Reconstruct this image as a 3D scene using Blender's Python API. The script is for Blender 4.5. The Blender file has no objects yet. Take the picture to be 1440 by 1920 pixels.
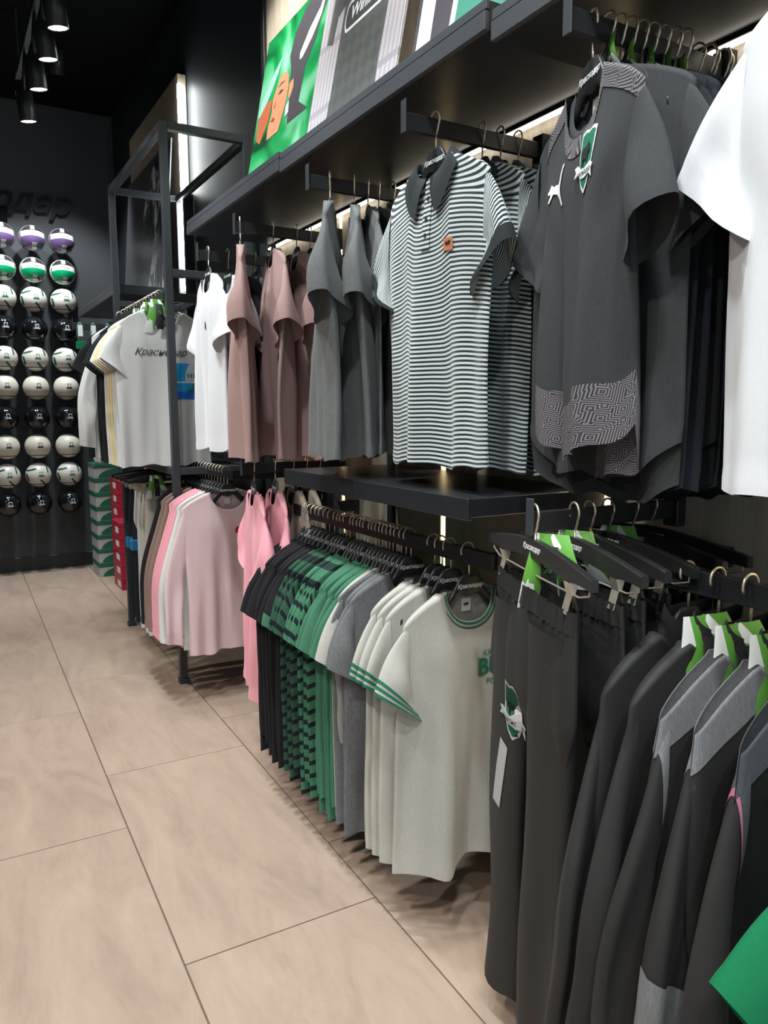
import bpy, bmesh, math, random
from mathutils import Vector, Matrix
PI = math.pi
sc = bpy.context.scene
C = sc.collection

# ------------------------------------------------------------------ camera
def make_camera():
    y, p, ro = math.radians(30.3), math.radians(7.6), math.radians(-0.14)
    f = Vector((math.sin(y)*math.cos(p), math.cos(y)*math.cos(p), -math.sin(p)))
    r = Vector((math.cos(y), -math.sin(y), 0)); u = r.cross(f)
    r2 = r*math.cos(ro)+u*math.sin(ro); u2 = u*math.cos(ro)-r*math.sin(ro)
    cd = bpy.data.cameras.new('camera'); co = bpy.data.objects.new('camera', cd); C.objects.link(co)
    m = Matrix((r2, u2, -f)).transposed().to_4x4(); m.translation = Vector((0, 0, 1.45))
    co.matrix_world = m
    cd.sensor_fit = 'VERTICAL'; cd.sensor_height = 36.0; cd.lens = 36.0*1420/1920
    cd.clip_start = 0.02
    sc.camera = co
make_camera()
# ------------------------------------------------------------------ world, exposure, lamps
w = bpy.data.worlds.new('world'); sc.world = w; w.use_nodes = True
w.node_tree.nodes['Background'].inputs[0].default_value = (0.80, 0.92, 1.0, 1)
w.node_tree.nodes['Background'].inputs[1].default_value = 0.55
sc.view_settings.view_transform = 'Standard'; sc.view_settings.look = 'None'
sc.view_settings.gamma = 1; sc.view_settings.use_curve_mapping = False
sc.view_settings.exposure = 0.35

def spot(x, y, z, tx, ty, tz, power, size=75, rad=0.06, col=(1, 0.97, 0.93), blend=.6):
    l = bpy.data.lights.new('spot_lamp', 'SPOT'); l.energy = power; l.spot_size = math.radians(size)
    l.spot_blend = blend; l.shadow_soft_size = rad; l.color = col
    o = bpy.data.objects.new('spot_lamp', l); C.objects.link(o); o.location = (x, y, z)
    o.rotation_euler = (Vector((tx, ty, tz))-Vector((x, y, z))).to_track_quat('-Z', 'Y').to_euler()
    return o
FIX = []   # fixtures built further down at these spots (position, target)
def lamp(x, y, z, tx, ty, tz, power, size=75, col=(1, 0.97, 0.93), rad=.06):
    FIX.append(((x, y, z), (tx, ty, tz)))
    d = (Vector((tx, ty, tz))-Vector((x, y, z))).normalized()*0.015
    spot(x+d.x, y+d.y, z+d.z, tx, ty, tz, power, size, rad, col)
# track above the aisle, aimed at the rail wall
COOL = (0.93, 0.98, 1.0)
for yy in (-0.6, 0.2, 1.0, 1.8, 2.6, 3.4):
    lamp(0.42, yy, 3.45, 1.10, yy+0.15, 1.0, 84, 80, COOL)
for yy in (4.18, 4.56, 4.99, 5.55):
    lamp(0.63, yy, 3.28, 1.00, yy+0.30, 0.5, 42, 80, COOL)
# second track further into the shop
for yy in (-1.0, 0.3, 1.6, 2.9, 4.2):
    lamp(-0.9, yy, 3.45, 0.1, yy+.3, 0.0, 84, 95, (1, .94, .87))
# narrow unseen spots, added to brighten the posters and the top of the cladding
for yy in (0.6, 1.9, 3.2):
    lamp(0.55, yy, 3.80, 1.48, yy+0.1, 2.75, 125, 64, (1, .97, .92))
# wall washers for the ball wall
for xx in (0.3, 0.95):
    lamp(xx, 6.45, 3.95, xx+.05, 7.5, 1.2, 150, 76, COOL)

# ------------------------------------------------------------------ materials
def new_mat(name):
    m = bpy.data.materials.new(name); m.use_nodes = True
    nt = m.node_tree; return m, nt, nt.nodes['Principled BSDF']
def N(nt, t, **kw):
    n = nt.nodes.new(t)
    for k, v in kw.items(): setattr(n, k, v)
    return n
def math_n(nt, op, a, b=None, c=None):
    n = N(nt, 'ShaderNodeMath', operation=op)
    for i, v in enumerate((a, b, c)):
        if v is None: continue
        if isinstance(v, (int, float)): n.inputs[i].default_value = v
        else: nt.links.new(v, n.inputs[i])
    return n.outputs[0]
def mix(nt, fac, a, b):
    n = N(nt, 'ShaderNodeMix', data_type='RGBA')
    for s, v in ((n.inputs[0], fac), (n.inputs[6], a), (n.inputs[7], b)):
        if isinstance(v, (int, float)): s.default_value = v
        elif isinstance(v, tuple): s.default_value = (*v, 1) if len(v) == 3 else v
        else: nt.links.new(v, s)
    return n.outputs[2]
def coord(nt, kind='Object', scale=None, rot=None):
    t = N(nt, 'ShaderNodeTexCoord'); o = t.outputs[kind]
    if scale or rot:
        mp = N(nt, 'ShaderNodeMapping'); nt.links.new(o, mp.inputs[0])
        if scale: mp.inputs['Scale'].default_value = scale
        if rot: mp.inputs['Rotation'].default_value = rot
        o = mp.outputs[0]
    return o
def noise(nt, vec, scale, detail=3, rough=.5, dist=0):
    n = N(nt, 'ShaderNodeTexNoise'); nt.links.new(vec, n.inputs['Vector'])
    n.inputs['Scale'].default_value = scale; n.inputs['Detail'].default_value = detail
    n.inputs['Roughness'].default_value = rough; n.inputs['Distortion'].default_value = dist
    return n.outputs['Fac']
def bump(nt, b, h, strength=.2, dist=.01):
    n = N(nt, 'ShaderNodeBump'); n.inputs['Strength'].default_value = strength; n.inputs['Distance'].default_value = dist
    nt.links.new(h, n.inputs['Height']); nt.links.new(n.outputs[0], b.inputs['Normal'])
def sep(nt, v):
    n = N(nt, 'ShaderNodeSeparateXYZ'); nt.links.new(v, n.inputs[0]); return n.outputs
def plain(name, col, rough=.5, metal=0, spec=.5, emit=None, es=1, coat=0):
    m, nt, b = new_mat(name)
    b.inputs['Base Color'].default_value = (*col, 1); b.inputs['Roughness'].default_value = rough
    b.inputs['Metallic'].default_value = metal; b.inputs['Specular IOR Level'].default_value = spec
    b.inputs['Coat Weight'].default_value = coat
    if emit: b.inputs['Emission Color'].default_value = (*emit, 1); b.inputs['Emission Strength'].default_value = es
    return m
def painted(name, col, rough=.4, spec=.5):
    m, nt, b = new_mat(name)
    n = noise(nt, coord(nt), 180, 2)
    c = mix(nt, math_n(nt, 'MULTIPLY', noise(nt, coord(nt), 3, 3), .5), col, tuple(min(1, x*1.35+.004) for x in col))
    nt.links.new(c, b.inputs['Base Color']); b.inputs['Roughness'].default_value = rough
    b.inputs['Specular IOR Level'].default_value = spec
    bump(nt, b, n, .05, .002); return m
def cloth(name, col, heather=.12, sheen=.25, rough=.9, rib=0, col2=None, spec=.25):
    m, nt, b = new_mat(name)
    oc = coord(nt)
    n1 = noise(nt, coord(nt, 'Object', (1, 1, .35)), 220, 3, .7)
    dark = col2 or tuple(x*(1-heather*2) for x in col)
    c = mix(nt, math_n(nt, 'SMOOTHSTEP' if False else 'MULTIPLY', n1, 1.0), dark, tuple(min(1, x*(1+heather)) for x in col))
    nt.links.new(c, b.inputs['Base Color']); b.inputs['Roughness'].default_value = rough
    b.inputs['Sheen Weight'].default_value = sheen; b.inputs['Sheen Roughness'].default_value = .5
    b.inputs['Sheen Tint'].default_value = (*[min(1, x*1.5+.05) for x in col], 1)
    b.inputs['Specular IOR Level'].default_value = spec
    h = math_n(nt, 'ADD', math_n(nt, 'MULTIPLY', noise(nt, coord(nt, 'Object', (1, 1, .22)), 11, 2, .5, .2), 2.2), math_n(nt, 'MULTIPLY', n1, .10))
    if rib:
        s = sep(nt, coord(nt, 'UV'))
        h = math_n(nt, 'ADD', h, math_n(nt, 'MULTIPLY', math_n(nt, 'SINE', math_n(nt, 'MULTIPLY', s[0], rib)), .12))
    bump(nt, b, h, .26, .01)
    return m
def striped(name, c1, c2, period, duty=.5, wave=0):
    m, nt, b = new_mat(name)
    s = sep(nt, coord(nt, 'UV'))
    v = s[1]
    if wave: v = math_n(nt, 'ADD', v, math_n(nt, 'MULTIPLY', noise(nt, coord(nt), 5, 1), wave))
    f = math_n(nt, 'FRACT', math_n(nt, 'DIVIDE', v, period))
    k = math_n(nt, 'GREATER_THAN', f, duty)
    nt.links.new(mix(nt, k, c1, c2), b.inputs['Base Color'])
    b.inputs['Roughness'].default_value = .85; b.inputs['Sheen Weight'].default_value = .2
    b.inputs['Specular IOR Level'].default_value = .2
    bump(nt, b, math_n(nt, 'ADD', math_n(nt, 'MULTIPLY', noise(nt, coord(nt, 'Object', (1, 1, .25)), 11, 2), 2), math_n(nt, 'MULTIPLY', noise(nt, coord(nt), 300), .1)), .3, .01)
    return m
def blocks(name, base, dark):
    m, nt, b = new_mat(name)
    br = N(nt, 'ShaderNodeTexBrick'); nt.links.new(coord(nt, 'UV'), br.inputs['Vector'])
    br.inputs['Scale'].default_value = 1; br.inputs['Brick Width'].default_value = .17; br.inputs['Row Height'].default_value = .046
    br.inputs['Mortar Size'].default_value = .0145; br.inputs['Mortar Smooth'].default_value = 0
    br.inputs['Color1'].default_value = (*dark, 1); br.inputs['Color2'].default_value = (*dark, 1); br.inputs['Mortar'].default_value = (*base, 1)
    nt.links.new(br.outputs['Color'], b.inputs['Base Color']); b.inputs['Roughness'].default_value = .9
    b.inputs['Specular IOR Level'].default_value = .2
    bump(nt, b, noise(nt, coord(nt), 9, 3), .3, .03); return m
def maze(name, c1, c2):
    m, nt, b = new_mat(name)
    vo = N(nt, 'ShaderNodeTexVoronoi', distance='MANHATTAN'); nt.links.new(coord(nt, 'UV', None, (0, 0, .6)), vo.inputs['Vector'])
    vo.inputs['Scale'].default_value = 20; vo.inputs['Randomness'].default_value = .8
    f = math_n(nt, 'FRACT', math_n(nt, 'MULTIPLY', vo.outputs['Distance'], 9.0))
    k = math_n(nt, 'GREATER_THAN', f, .5)
    nt.links.new(mix(nt, k, c1, c2), b.inputs['Base Color']); b.inputs['Roughness'].default_value = .8
    b.inputs['Specular IOR Level'].default_value = .2
    return m
def wood(name, c1, c2):
    m, nt, b = new_mat(name)
    v = coord(nt, 'Object', (14, 14, .8))
    n = noise(nt, v, 1.6, 6, .6, .4); n2 = noise(nt, coord(nt, 'Object', (60, 60, 1.5)), 2.0, 3)
    f = math_n(nt, 'ADD', math_n(nt, 'MULTIPLY', n, .75), math_n(nt, 'MULTIPLY', n2, .3))
    r = N(nt, 'ShaderNodeValToRGB'); nt.links.new(f, r.inputs[0])
    r.color_ramp.elements[0].position = .32; r.color_ramp.elements[0].color = (*c1, 1)
    r.color_ramp.elements[1].position = .72; r.color_ramp.elements[1].color = (*c2, 1)
    nt.links.new(r.outputs[0], b.inputs['Base Color']); b.inputs['Roughness'].default_value = .55
    bump(nt, b, f, .15, .003); return m
def tile_mat():
    m, nt, b = new_mat('stone_tile')
    oi = N(nt, 'ShaderNodeObjectInfo')
    tc = coord(nt, 'Object', (3.0, .8, 1))
    vm = N(nt, 'ShaderNodeVectorMath', operation='ADD'); nt.links.new(tc, vm.inputs[0])
    vs = N(nt, 'ShaderNodeVectorMath', operation='SCALE'); vs.inputs[0].default_value = (17, 31, 5); nt.links.new(oi.outputs['Random'], vs.inputs['Scale'])
    nt.links.new(vs.outputs[0], vm.inputs[1])
    n = noise(nt, vm.outputs[0], 1.7, 6, .6, 1.6)
    n2 = noise(nt, vm.outputs[0], 14, 5, .7, .4)
    f = math_n(nt, 'ADD', math_n(nt, 'MULTIPLY', n, .8), math_n(nt, 'MULTIPLY', n2, .25))
    r = N(nt, 'ShaderNodeValToRGB'); nt.links.new(f, r.inputs[0])
    e = r.color_ramp.elements
    e[0].position = .3; e[0].color = (.305, .228, .180, 1)
    e[1].position = .75; e[1].color = (.455, .355, .283, 1)
    x = e.new(.5); x.color = (.385, .295, .232, 1)
    nt.links.new(r.outputs[0], b.inputs['Base Color'])
    b.inputs['Roughness'].default_value = .48; b.inputs['Specular IOR Level'].default_value = .35
    bump(nt, b, n2, .06, .004); return m

M = {}
M['tile'] = tile_mat()
M['grout'] = plain('grout', (.15, .115, .09), .9)
M['darkwall'] = painted('dark_wall', (.016, .020, .024), .55, .3)
M['backwall'] = painted('back_wall', (.050, .055, .060), .6, .3)
M['ceiling'] = painted('black_ceiling', (.004, .005, .006), .9, .1)
M['blackmetal'] = painted('black_metal', (.016, .018, .021), .38, .45)
M['frame'] = painted('frame_metal', (.036, .042, .048), .45, .45)
M['shelf'] = painted('shelf_black', (.017, .019, .022), .33, .4)
M['shelftop'] = painted('shelf_edge', (.055, .060, .068), .45, .4)
M['wood'] = wood('washed_wood', (.36, .31, .235), (.58, .52, .42))
M['wood2'] = wood('warm_wood', (.27, .22, .15), (.42, .35, .25))
M['led'] = plain('led', (1, 1, 1), .5, emit=(.90, .98, 1.0), es=42)
M['ledwarm'] = plain('led_warm', (1, 1, 1), .5, emit=(1, .88, .62), es=14)
M['lampface'] = plain('lamp_face', (1, 1, 1), .5, emit=(1, .98, .95), es=14)
M['hook'] = plain('hook_steel', (.80, .70, .56), .40, .85)
M['steel'] = plain('clip_steel', (.70, .64, .54), .45, .8)
M['hanger'] = painted('hanger_plastic', (.018, .020, .022), .38, .5)
M['hangerwood'] = painted('clip_hanger_black', (.016, .017, .018), .35, .5)
M['print_white'] = plain('print_white', (.78, .80, .80), .6)
M['print_black'] = plain('print_black', (.015, .015, .02), .6)
M['print_green'] = plain('print_green', (.006, .16, .085), .7)
M['label'] = plain('label_cloth', (.72, .73, .70), .8)
GREEN = (.13, .40, .06)
def ribbon_mat():
    m, nt, b = new_mat('sale_ribbon_print')
    br = N(nt, 'ShaderNodeTexVoronoi', feature='F1'); nt.links.new(coord(nt, 'UV', (34, 12, 1), (0, 0, .5)), br.inputs['Vector'])
    br.inputs['Scale'].default_value = 1
    k = math_n(nt, 'GREATER_THAN', sep(nt, br.outputs['Color'])[0], .52)
    nt.links.new(mix(nt, k, GREEN, (.82, .85, .82)), b.inputs['Base Color']); b.inputs['Roughness'].default_value = .45
    return m
M['ribbon'] = ribbon_mat()

M['polo'] = striped('polo_stripes', (.50, .58, .57), (.012, .016, .022), .0113, .5)
M['polotrim'] = cloth('polo_trim', (.024, .030, .033), rib=900)
M['charcoal'] = cloth('charcoal_jersey', (.044, .049, .052), .15, .15)
M['black'] = cloth('black_jersey', (.013, .015, .018), .15, .12)
M['blackblue'] = cloth('black_navy_jersey', (.017, .022, .031), .15, .15)
M['navy'] = cloth('dark_teal_jersey', (.017, .032, .042), .12, .15)
M['grey'] = cloth('washed_grey', (.125, .132, .132), .25, .3)
M['greydark'] = cloth('washed_dark_grey', (.055, .060, .062), .25, .3)
M['rose'] = cloth('dusty_rose', (.33, .215, .200), .06, .3)
M['white'] = cloth('white_cotton', (.64, .665, .69), .03, .3)
M['offwhite'] = cloth('offwhite_cotton', (.66, .66, .64), .04, .3)
M['tee_print'] = cloth('pale_grey_cotton', (.56, .57, .56), .04, .3)
M['yellow'] = cloth('pale_yellow', (.72, .62, .36), .04, .3)
M['ringer'] = cloth('heather_offwhite', (.50, .50, .455), .10, .3)
M['heather'] = cloth('heather_grey', (.175, .182, .190), .30, .3)
M['green'] = cloth('green_cotton', (.058, .190, .115), .12, .25)
M['blocks'] = blocks('green_block_stripe', (.055, .18, .105), (.010, .018, .022))
M['darkblocks'] = blocks('dark_block_stripe', (.03, .085, .055), (.010, .014, .018))
M['blacktee'] = cloth('black_cotton', (.015, .015, .018), .15, .15)
M['pink'] = cloth('candy_pink', (.80, .36, .42), .05, .3)
M['lightpink'] = cloth('light_pink', (.70, .535, .555), .03, .3)
M['mint'] = cloth('cool_white', (.66, .70, .67), .03, .3)
M['brown'] = cloth('taupe_brown', (.26, .175, .145), .08, .3)
M['beige'] = cloth('beige', (.40, .33, .265), .08, .3)
M['cream'] = cloth('cream', (.62, .60, .52), .05, .3)
M['blue'] = plain('blue_fabric', (.02, .22, .48), .7)
M['pants'] = cloth('black_pants', (.020, .021, .020), .10, .10, .62, spec=.4)
M['jacket'] = cloth('black_jacket', (.024, .024, .024), .10, .14, .7, spec=.35)
M['jgrey'] = cloth('grey_yoke', (.215, .225, .235), .25, .2, rib=1400)
M['jslate'] = cloth('slate_yoke', (.070, .080, .092), .15, .2)
M['ribblack'] = cloth('ribbed_black', (.008, .010, .010), .1, .1, rib=700)
M['vivid'] = cloth('vivid_green', (.006, .165, .065), .08, .2)
M['maze'] = maze('maze_pattern', (.035, .034, .037), (.21, .20, .22))
M['pinklogo'] = plain('pink_logo', (.42, .13, .22), .5)
M['orange'] = plain('leather_patch', (.50, .17, .085), .6)
M['red'] = plain('red_patch', (.40, .03, .03), .6)

# ------------------------------------------------------------------ object helpers
def thing(name, label, cat, loc=(0, 0, 0), rz=0, group=None):
    o = bpy.data.objects.new(name, None); C.objects.link(o); o.empty_display_size = .05
    o.location = loc; o.rotation_euler = (0, 0, rz); o['label'] = label; o['category'] = cat
    if group: o['group'] = group
    return o
def tag(o, label, cat, group=None):
    o['label'] = label; o['category'] = cat
    if group: o['group'] = group
    return o
def mesh(name, verts, faces, smooth=True, uvs=None):
    me = bpy.data.meshes.new(name); me.from_pydata([tuple(v) for v in verts], [], faces)
    if uvs:
        l = me.uv_layers.new(name='UVMap')
        flat = []
        for lp in me.loops: flat += uvs[lp.vertex_index]
        l.data.foreach_set('uv', flat)
    if smooth: me.polygons.foreach_set('use_smooth', [True]*len(me.polygons))
    me.materials.append(None)
    me.update(); return me
def put(name, me, mat, parent=None, loc=None, kind=None, label=None, rot=None):
    o = bpy.data.objects.new(name, me); C.objects.link(o)
    if not me.materials: me.materials.append(None)
    o.material_slots[0].link = 'OBJECT'; o.material_slots[0].material = M[mat] if isinstance(mat, str) else mat
    if parent: o.parent = parent
    if loc is not None: o.location = loc
    if rot is not None: o.rotation_euler = rot
    if kind: o['kind'] = kind
    if label: o['label'] = label
    return o
def box_me(name, x0, x1, y0, y1, z0, z1, bev=.002):
    bm = bmesh.new(); bmesh.ops.create_cube(bm, size=1)
    for v in bm.verts:
        v.co = Vector(((x0+x1)/2+v.co.x*(x1-x0), (y0+y1)/2+v.co.y*(y1-y0), (z0+z1)/2+v.co.z*(z1-z0)))
    if bev: bmesh.ops.bevel(bm, geom=bm.edges[:], offset=bev, segments=1, affect='EDGES')
    me = bpy.data.meshes.new(name); bm.to_mesh(me); bm.free(); me.materials.append(None); return me
def tube_geo(path, r, n=8, V=None, F=None, closed=False):
    V = [] if V is None else V; F = [] if F is None else F; base = len(V)
    path = [Vector(p) for p in path]; L = len(path)
    up = None
    for i, p in enumerate(path):
        a = path[max(i-1, 0)]; b = path[min(i+1, L-1)]; d = (b-a).normalized()
        if up is None:
            up = d.orthogonal().normalized()
        up = (up-d*up.dot(d)).normalized(); s = d.cross(up)
        rr = r[i] if isinstance(r, (list, tuple)) else r
        for k in range(n):
            t = 2*PI*k/n; V.append(p+up*math.cos(t)*rr+s*math.sin(t)*rr)
    for i in range(L-1):
        for k in range(n):
            k2 = (k+1) % n
            F.append((base+i*n+k, base+i*n+k2, base+(i+1)*n+k2, base+(i+1)*n+k))
    F.append(tuple(base+k for k in range(n))[::-1]); F.append(tuple(base+(L-1)*n+k for k in range(n)))
    return V, F
def poly_extrude(name, pts, thick, axis='y', y0=0):
    """closed 2D outline (x,z) extruded along y"""
    n = len(pts); V = [(x, y0, z) for x, z in pts]+[(x, y0+thick, z) for x, z in pts]
    bm = bmesh.new(); vs = [bm.verts.new(v) for v in V]
    f1 = bm.faces.new(vs[:n]); f2 = bm.faces.new(vs[n:][::-1])
    for i in range(n):
        j = (i+1) % n; bm.faces.new((vs[j], vs[i], vs[n+i], vs[n+j]))
    bmesh.ops.recalc_face_normals(bm, faces=bm.faces[:])
    bmesh.ops.triangulate(bm, faces=[f1, f2])
    me = bpy.data.meshes.new(name); bm.to_mesh(me); bm.free(); me.materials.append(None); return me
_txt = {}
def text_me(s, size, shear=0, extrude=.0006, bold=0, align='CENTER'):
    key = (s, size, shear, extrude, bold, align)
    if key in _txt: return _txt[key]
    cu = bpy.data.curves.new('lettering', 'FONT'); cu.body = s; cu.size = size; cu.shear = shear
    cu.extrude = extrude; cu.offset = bold; cu.align_x = align; cu.align_y = 'CENTER'; cu.resolution_u = 3
    o = bpy.data.objects.new('t', cu); C.objects.link(o)
    bpy.context.view_layer.update()
    me = bpy.data.meshes.new_from_object(o.evaluated_get(bpy.context.evaluated_depsgraph_get()))
    bpy.data.objects.remove(o); me.transform(Matrix.Rotation(PI/2, 4, 'X'))   # lies in xz, faces -y
    me.materials.clear(); me.materials.append(None); me.name = 'lettering'
    _txt[key] = me; return me
def lerp(a, b, t): return a+(b-a)*t
def sm(t): t = max(0., min(1., t)); return t*t*(3-2*t)

# ------------------------------------------------------------------ room
def structure(name, me, mat): return put(name, me, mat, kind='structure')
WX, BY, CZ = 1.55, 7.55, 4.1
floor = structure('floor', box_me('floor', -3.2, WX+.1, -1.6, BY+.1, -.06, -.006, 0), 'grout')
a = math.radians(1.05)
TW, TL = .575, 1.2
tile_m = box_me('tile', -TW/2+.0022, TW/2-.0022, -TL/2+.0022, TL/2-.0022, -.0059, .0, .0012)
def tile_grid():
    for k in range(-6, 3):
        off = {0: .644, -1: .21, 1: .98}.get(k, (.43*k+.644) % 1.2)
        for n in range(-2, 7):
            # local frame of the slightly rotated lay: origin on the joint at (0.43, 0)
            lx = (k+.5)*TW; ly = off+n*TL+TL/2
            X = .430+lx*math.cos(a)+ly*math.sin(a); Y = -lx*math.sin(a)+ly*math.cos(a)
            if X-.31 > WX or X < -3.0 or Y < -1.5 or Y-.65 > BY: continue
            if X+.3 > WX+.09 or Y+.62 > BY+.09:
                # cut tile at the wall
                x1 = min(TW/2-.0022, WX+.07-X); y1 = min(TL/2-.0022, BY+.05-Y)
                if x1 < -TW/2+.03 or y1 < -TL/2+.03: continue
                me = box_me('tile', -TW/2+.0022, x1, -TL/2+.0022, y1, -.0059, 0, .0012)
            else: me = tile_m
            put('tile', me, 'tile', floor, (X, Y, 0), rot=(0, 0, -a))
tile_grid()
structure('wall_right', box_me('w', WX, WX+.1, -1.6, BY+.1, 0, CZ, 0), 'darkwall')
back = structure('wall_back', box_me('w', -3.2, WX, BY, BY+.1, 0, CZ, 0), 'backwall')
structure('wall_left', box_me('w', -3.3, -3.2, -1.6, BY+.1, 0, CZ, 0), 'darkwall')
structure('ceiling', box_me('c', -3.3, WX+.1, -1.6, BY+.1, CZ, CZ+.1, 0), 'ceiling')
structure('baseboard_back', box_me('b', -3.2, WX, BY-.012, BY, 0, .13, .003), 'blackmetal')
structure('trim_1', box_me('b', -3.2, WX, BY-.022, BY-.012, .0, .012, .001), 'frame')

# washed wood panels along the rail wall, with narrow lit slots between them
joints = [-1.0, -.1, .66, 1.41, 2.16, 2.92, 3.76]
wr = thing('wood_wall_cladding', 'washed grey wood panels with narrow lit slots behind the rails', 'wall panel', (WX, 1.4, 0))
pm = {}
for i in range(len(joints)-1):
    y0, y1 = joints[i]+.014, joints[i+1]-.014
    put('panel', box_me('panel', -.05, -.001, y0-1.4, y1-1.4, .10, 3.9, .002), 'wood', wr)
    if i: put('light_slot', box_me('slot', -.012, -.001, joints[i]-.014-1.4, joints[i]+.014-1.4, .3, 3.6, 0), 'ledwarm', wr, label='warm glowing light strip between two panels')
M['added_cove'] = plain('added_cove_strip', (1, 1, 1), .5, emit=(1, .93, .80), es=4.5)  # strips added under the top shelf to brighten the wood behind the clothes
M['added_cove2'] = plain('added_cove_strip_upper', (1, 1, 1), .5, emit=(1, .95, .86), es=16)  # strips added behind the posters to brighten the wall above the shelf
for y0, y1, z, m_, lb in ((2.55, 3.66, 2.243, 'added_cove', 'added warm light strip under the far section of the top shelf'), (1.40, 2.46, 2.233, 'added_cove', 'added warm light strip under the middle section of the top shelf'), (.25, 1.32, 2.200, 'added_cove', 'added warm light strip under the near section of the top shelf'),
                          (2.55, 3.58, 2.320, 'added_cove2', 'added warm light strip on the far shelf section behind the green poster'), (1.40, 2.46, 2.310, 'added_cove2', 'added warm light strip on the middle shelf section behind the posters')):
    t = thing('light_strip', lb, 'added light strip', (1.478, (y0+y1)/2, z)); h = (y1-y0)/2
    put('housing', box_me('hs', -.012, .012, -h, h, .006 if m_ == 'added_cove' else 0, .014 if m_ == 'added_cove' else .008, .001), 'blackmetal', t)
    put('diffuser', box_me('df', -.008, .008, -h+.01, h-.01, .0 if m_ == 'added_cove' else .008, .006 if m_ == 'added_cove' else .014, .001), m_, t)
fw = thing('wood_wall_panel', 'single wood panel with a bright white light strip, beyond the grey frame', 'wall panel', (1.5, 5.16, 0))
put('panel', box_me('panel', -.01, .045, .03, 1.46, .1, 3.62, .002), 'wood2', fw)
put('light_strip', box_me('strip', -.020, .0, -.010, .012, 2.25, 3.545, .003), 'led', fw, label='bright white vertical light strip')
put('light_strip', box_me('strip', -.008, .0, .0, .012, .3, 2.25, .002), plain('led_dim', (1, 1, 1), .5, emit=(.85, .97, 1), es=3.), fw, label='thin dimmer lower part of the light strip')
put('edge_profile', box_me('prof', -.02, .045, -.05, -.018, .1, 2.86, .002), 'blackmetal', fw)

# ------------------------------------------------------------------ track spotlights
def build_spot(p, t, label, group=None):
    o = thing('track_spotlight', label, 'spotlight', (p[0], p[1], 0), 0, group)
    P = Vector((0, 0, p[2])); d = (Vector(t)-Vector(p)).normalized(); top = P-d*.17
    V, F = [], []
    prof = [(0.0, .046), (.001, .050), (.17, .050), (.172, .044)]
    V, F = tube_geo([P-d*s for s, _ in prof], [r for _, r in prof], 20)
    F = F[:-2]; n = 20
    F.append(tuple(range((len(prof)-1)*n, len(prof)*n)))
    put('barrel', mesh('barrel', V, F), 'blackmetal', o)
    V, F = tube_geo([P-d*.004, P-d*.0045], .045, 20)
    put('lamp_face', mesh('lamp_face', V, F, False), 'lampface', o)
    V, F = tube_geo([P-d*.12+Vector((0, 0, .03)), P-d*.12+Vector((0, 0, .16)), (0, 0, CZ-.045) if CZ-p[2] < .5 else (0, 0, p[2]+.42)], .009, 8)
    put('arm', mesh('arm', V, F), 'blackmetal', o)
ordn = ['first', 'second', 'third', 'fourth', 'fifth', 'sixth', 'seventh', 'eighth', 'ninth', 'tenth', 'eleventh', 'twelfth', 'thirteenth', 'fourteenth']
vis = ['nearest and topmost', 'second', 'third', 'farthest and lowest']
k = 0
seen = {}
def nth_lamp(key):
    seen[key] = seen.get(key, 0)+1; return ordn[seen[key]-1]
for p, t in FIX:
    if abs(p[0]-.63) < .01: build_spot(p, t, 'black cylindrical track spotlight, %s of the four at upper left' % vis[k], 'track spotlights at upper left'); k += 1
    elif abs(p[0]-.42) < .01: build_spot(p, t, 'black track spotlight over the rail wall, out of frame, %s from the entrance' % nth_lamp(1), 'spotlights out of the frame over the rails')
    elif abs(p[0]-.55) < .01: build_spot(p, t, 'added black spotlight aimed at the shelf posters, out of frame, %s from the entrance' % nth_lamp(2), 'added spotlights out of the frame on the posters')
    elif p[0] < -.5: build_spot(p, t, 'black track spotlight over the shop aisle, out of frame, %s from the entrance' % nth_lamp(3), 'spotlights out of the frame over the aisle')
    else: build_spot(p, t, 'black spotlight aimed at the ball wall, out of frame, %s from the left' % nth_lamp(4), 'spotlights out of the frame by the ball wall')
for nm, x, z, lab, y0, y1 in (('lighting_track', .42, 3.86, 'black ceiling track over the rail wall near the camera', -1.2, 3.9), ('lighting_track', .63, 3.69, 'black ceiling track carrying the four spotlights at upper left', 4.0, 6.0), ('lighting_track', -.9, 3.86, 'black ceiling track over the shop aisle', -1.3, 4.8)):
    t = thing(nm, lab, 'lighting track', (x, (y0+y1)/2, 0)); h = (y1-y0)/2
    put('rail', box_me('rail', -.018, .018, -h, h, z, z+.035), 'blackmetal', t)
    for yy in (-h+.1, h-.1): put('suspension_rod', box_me('rod', -.006, .006, yy-.006, yy+.006, z+.035, CZ, 0), 'blackmetal', t)

# ------------------------------------------------------------------ top shelf, mid shelf
def shelf(label, y0, y1, z0, z1, x0=1.05, cat='shelf'):
    yc = (y0+y1)/2
    s = thing('wall_shelf', label, cat, (1.28, yc, z0)); h = (y1-y0)/2; t = z1-z0
    put('shelf_board', box_me('board', x0-1.28+.014, WX-.051-1.28, -h+.002, h-.002, 0, t, .0015), 'shelf', s)
    put('front_edge', box_me('edge', x0-1.28, x0-1.28+.013, -h, h, -.002, t*.62, .0015), 'shelftop', s)
    put('front_edge', box_me('edge', x0-1.28+.003, x0-1.28+.013, -h, h, t*.66, t+.001, .0015), 'shelftop', s)
    return s
shelf('long black top shelf, far section above the white and dusty rose tees', 2.502, 3.60, 2.258, 2.318)
shelf('long black top shelf, middle section under the posters above the striped polos', 1.372, 2.490, 2.248, 2.308)
shelf('black top shelf, near section above the dark sports jerseys', .235, 1.352, 2.215, 2.275)
s = thing('wall_shelf', 'black glossy lower shelf below the striped polos', 'shelf', (1.28, 1.95, 1.195))
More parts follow.
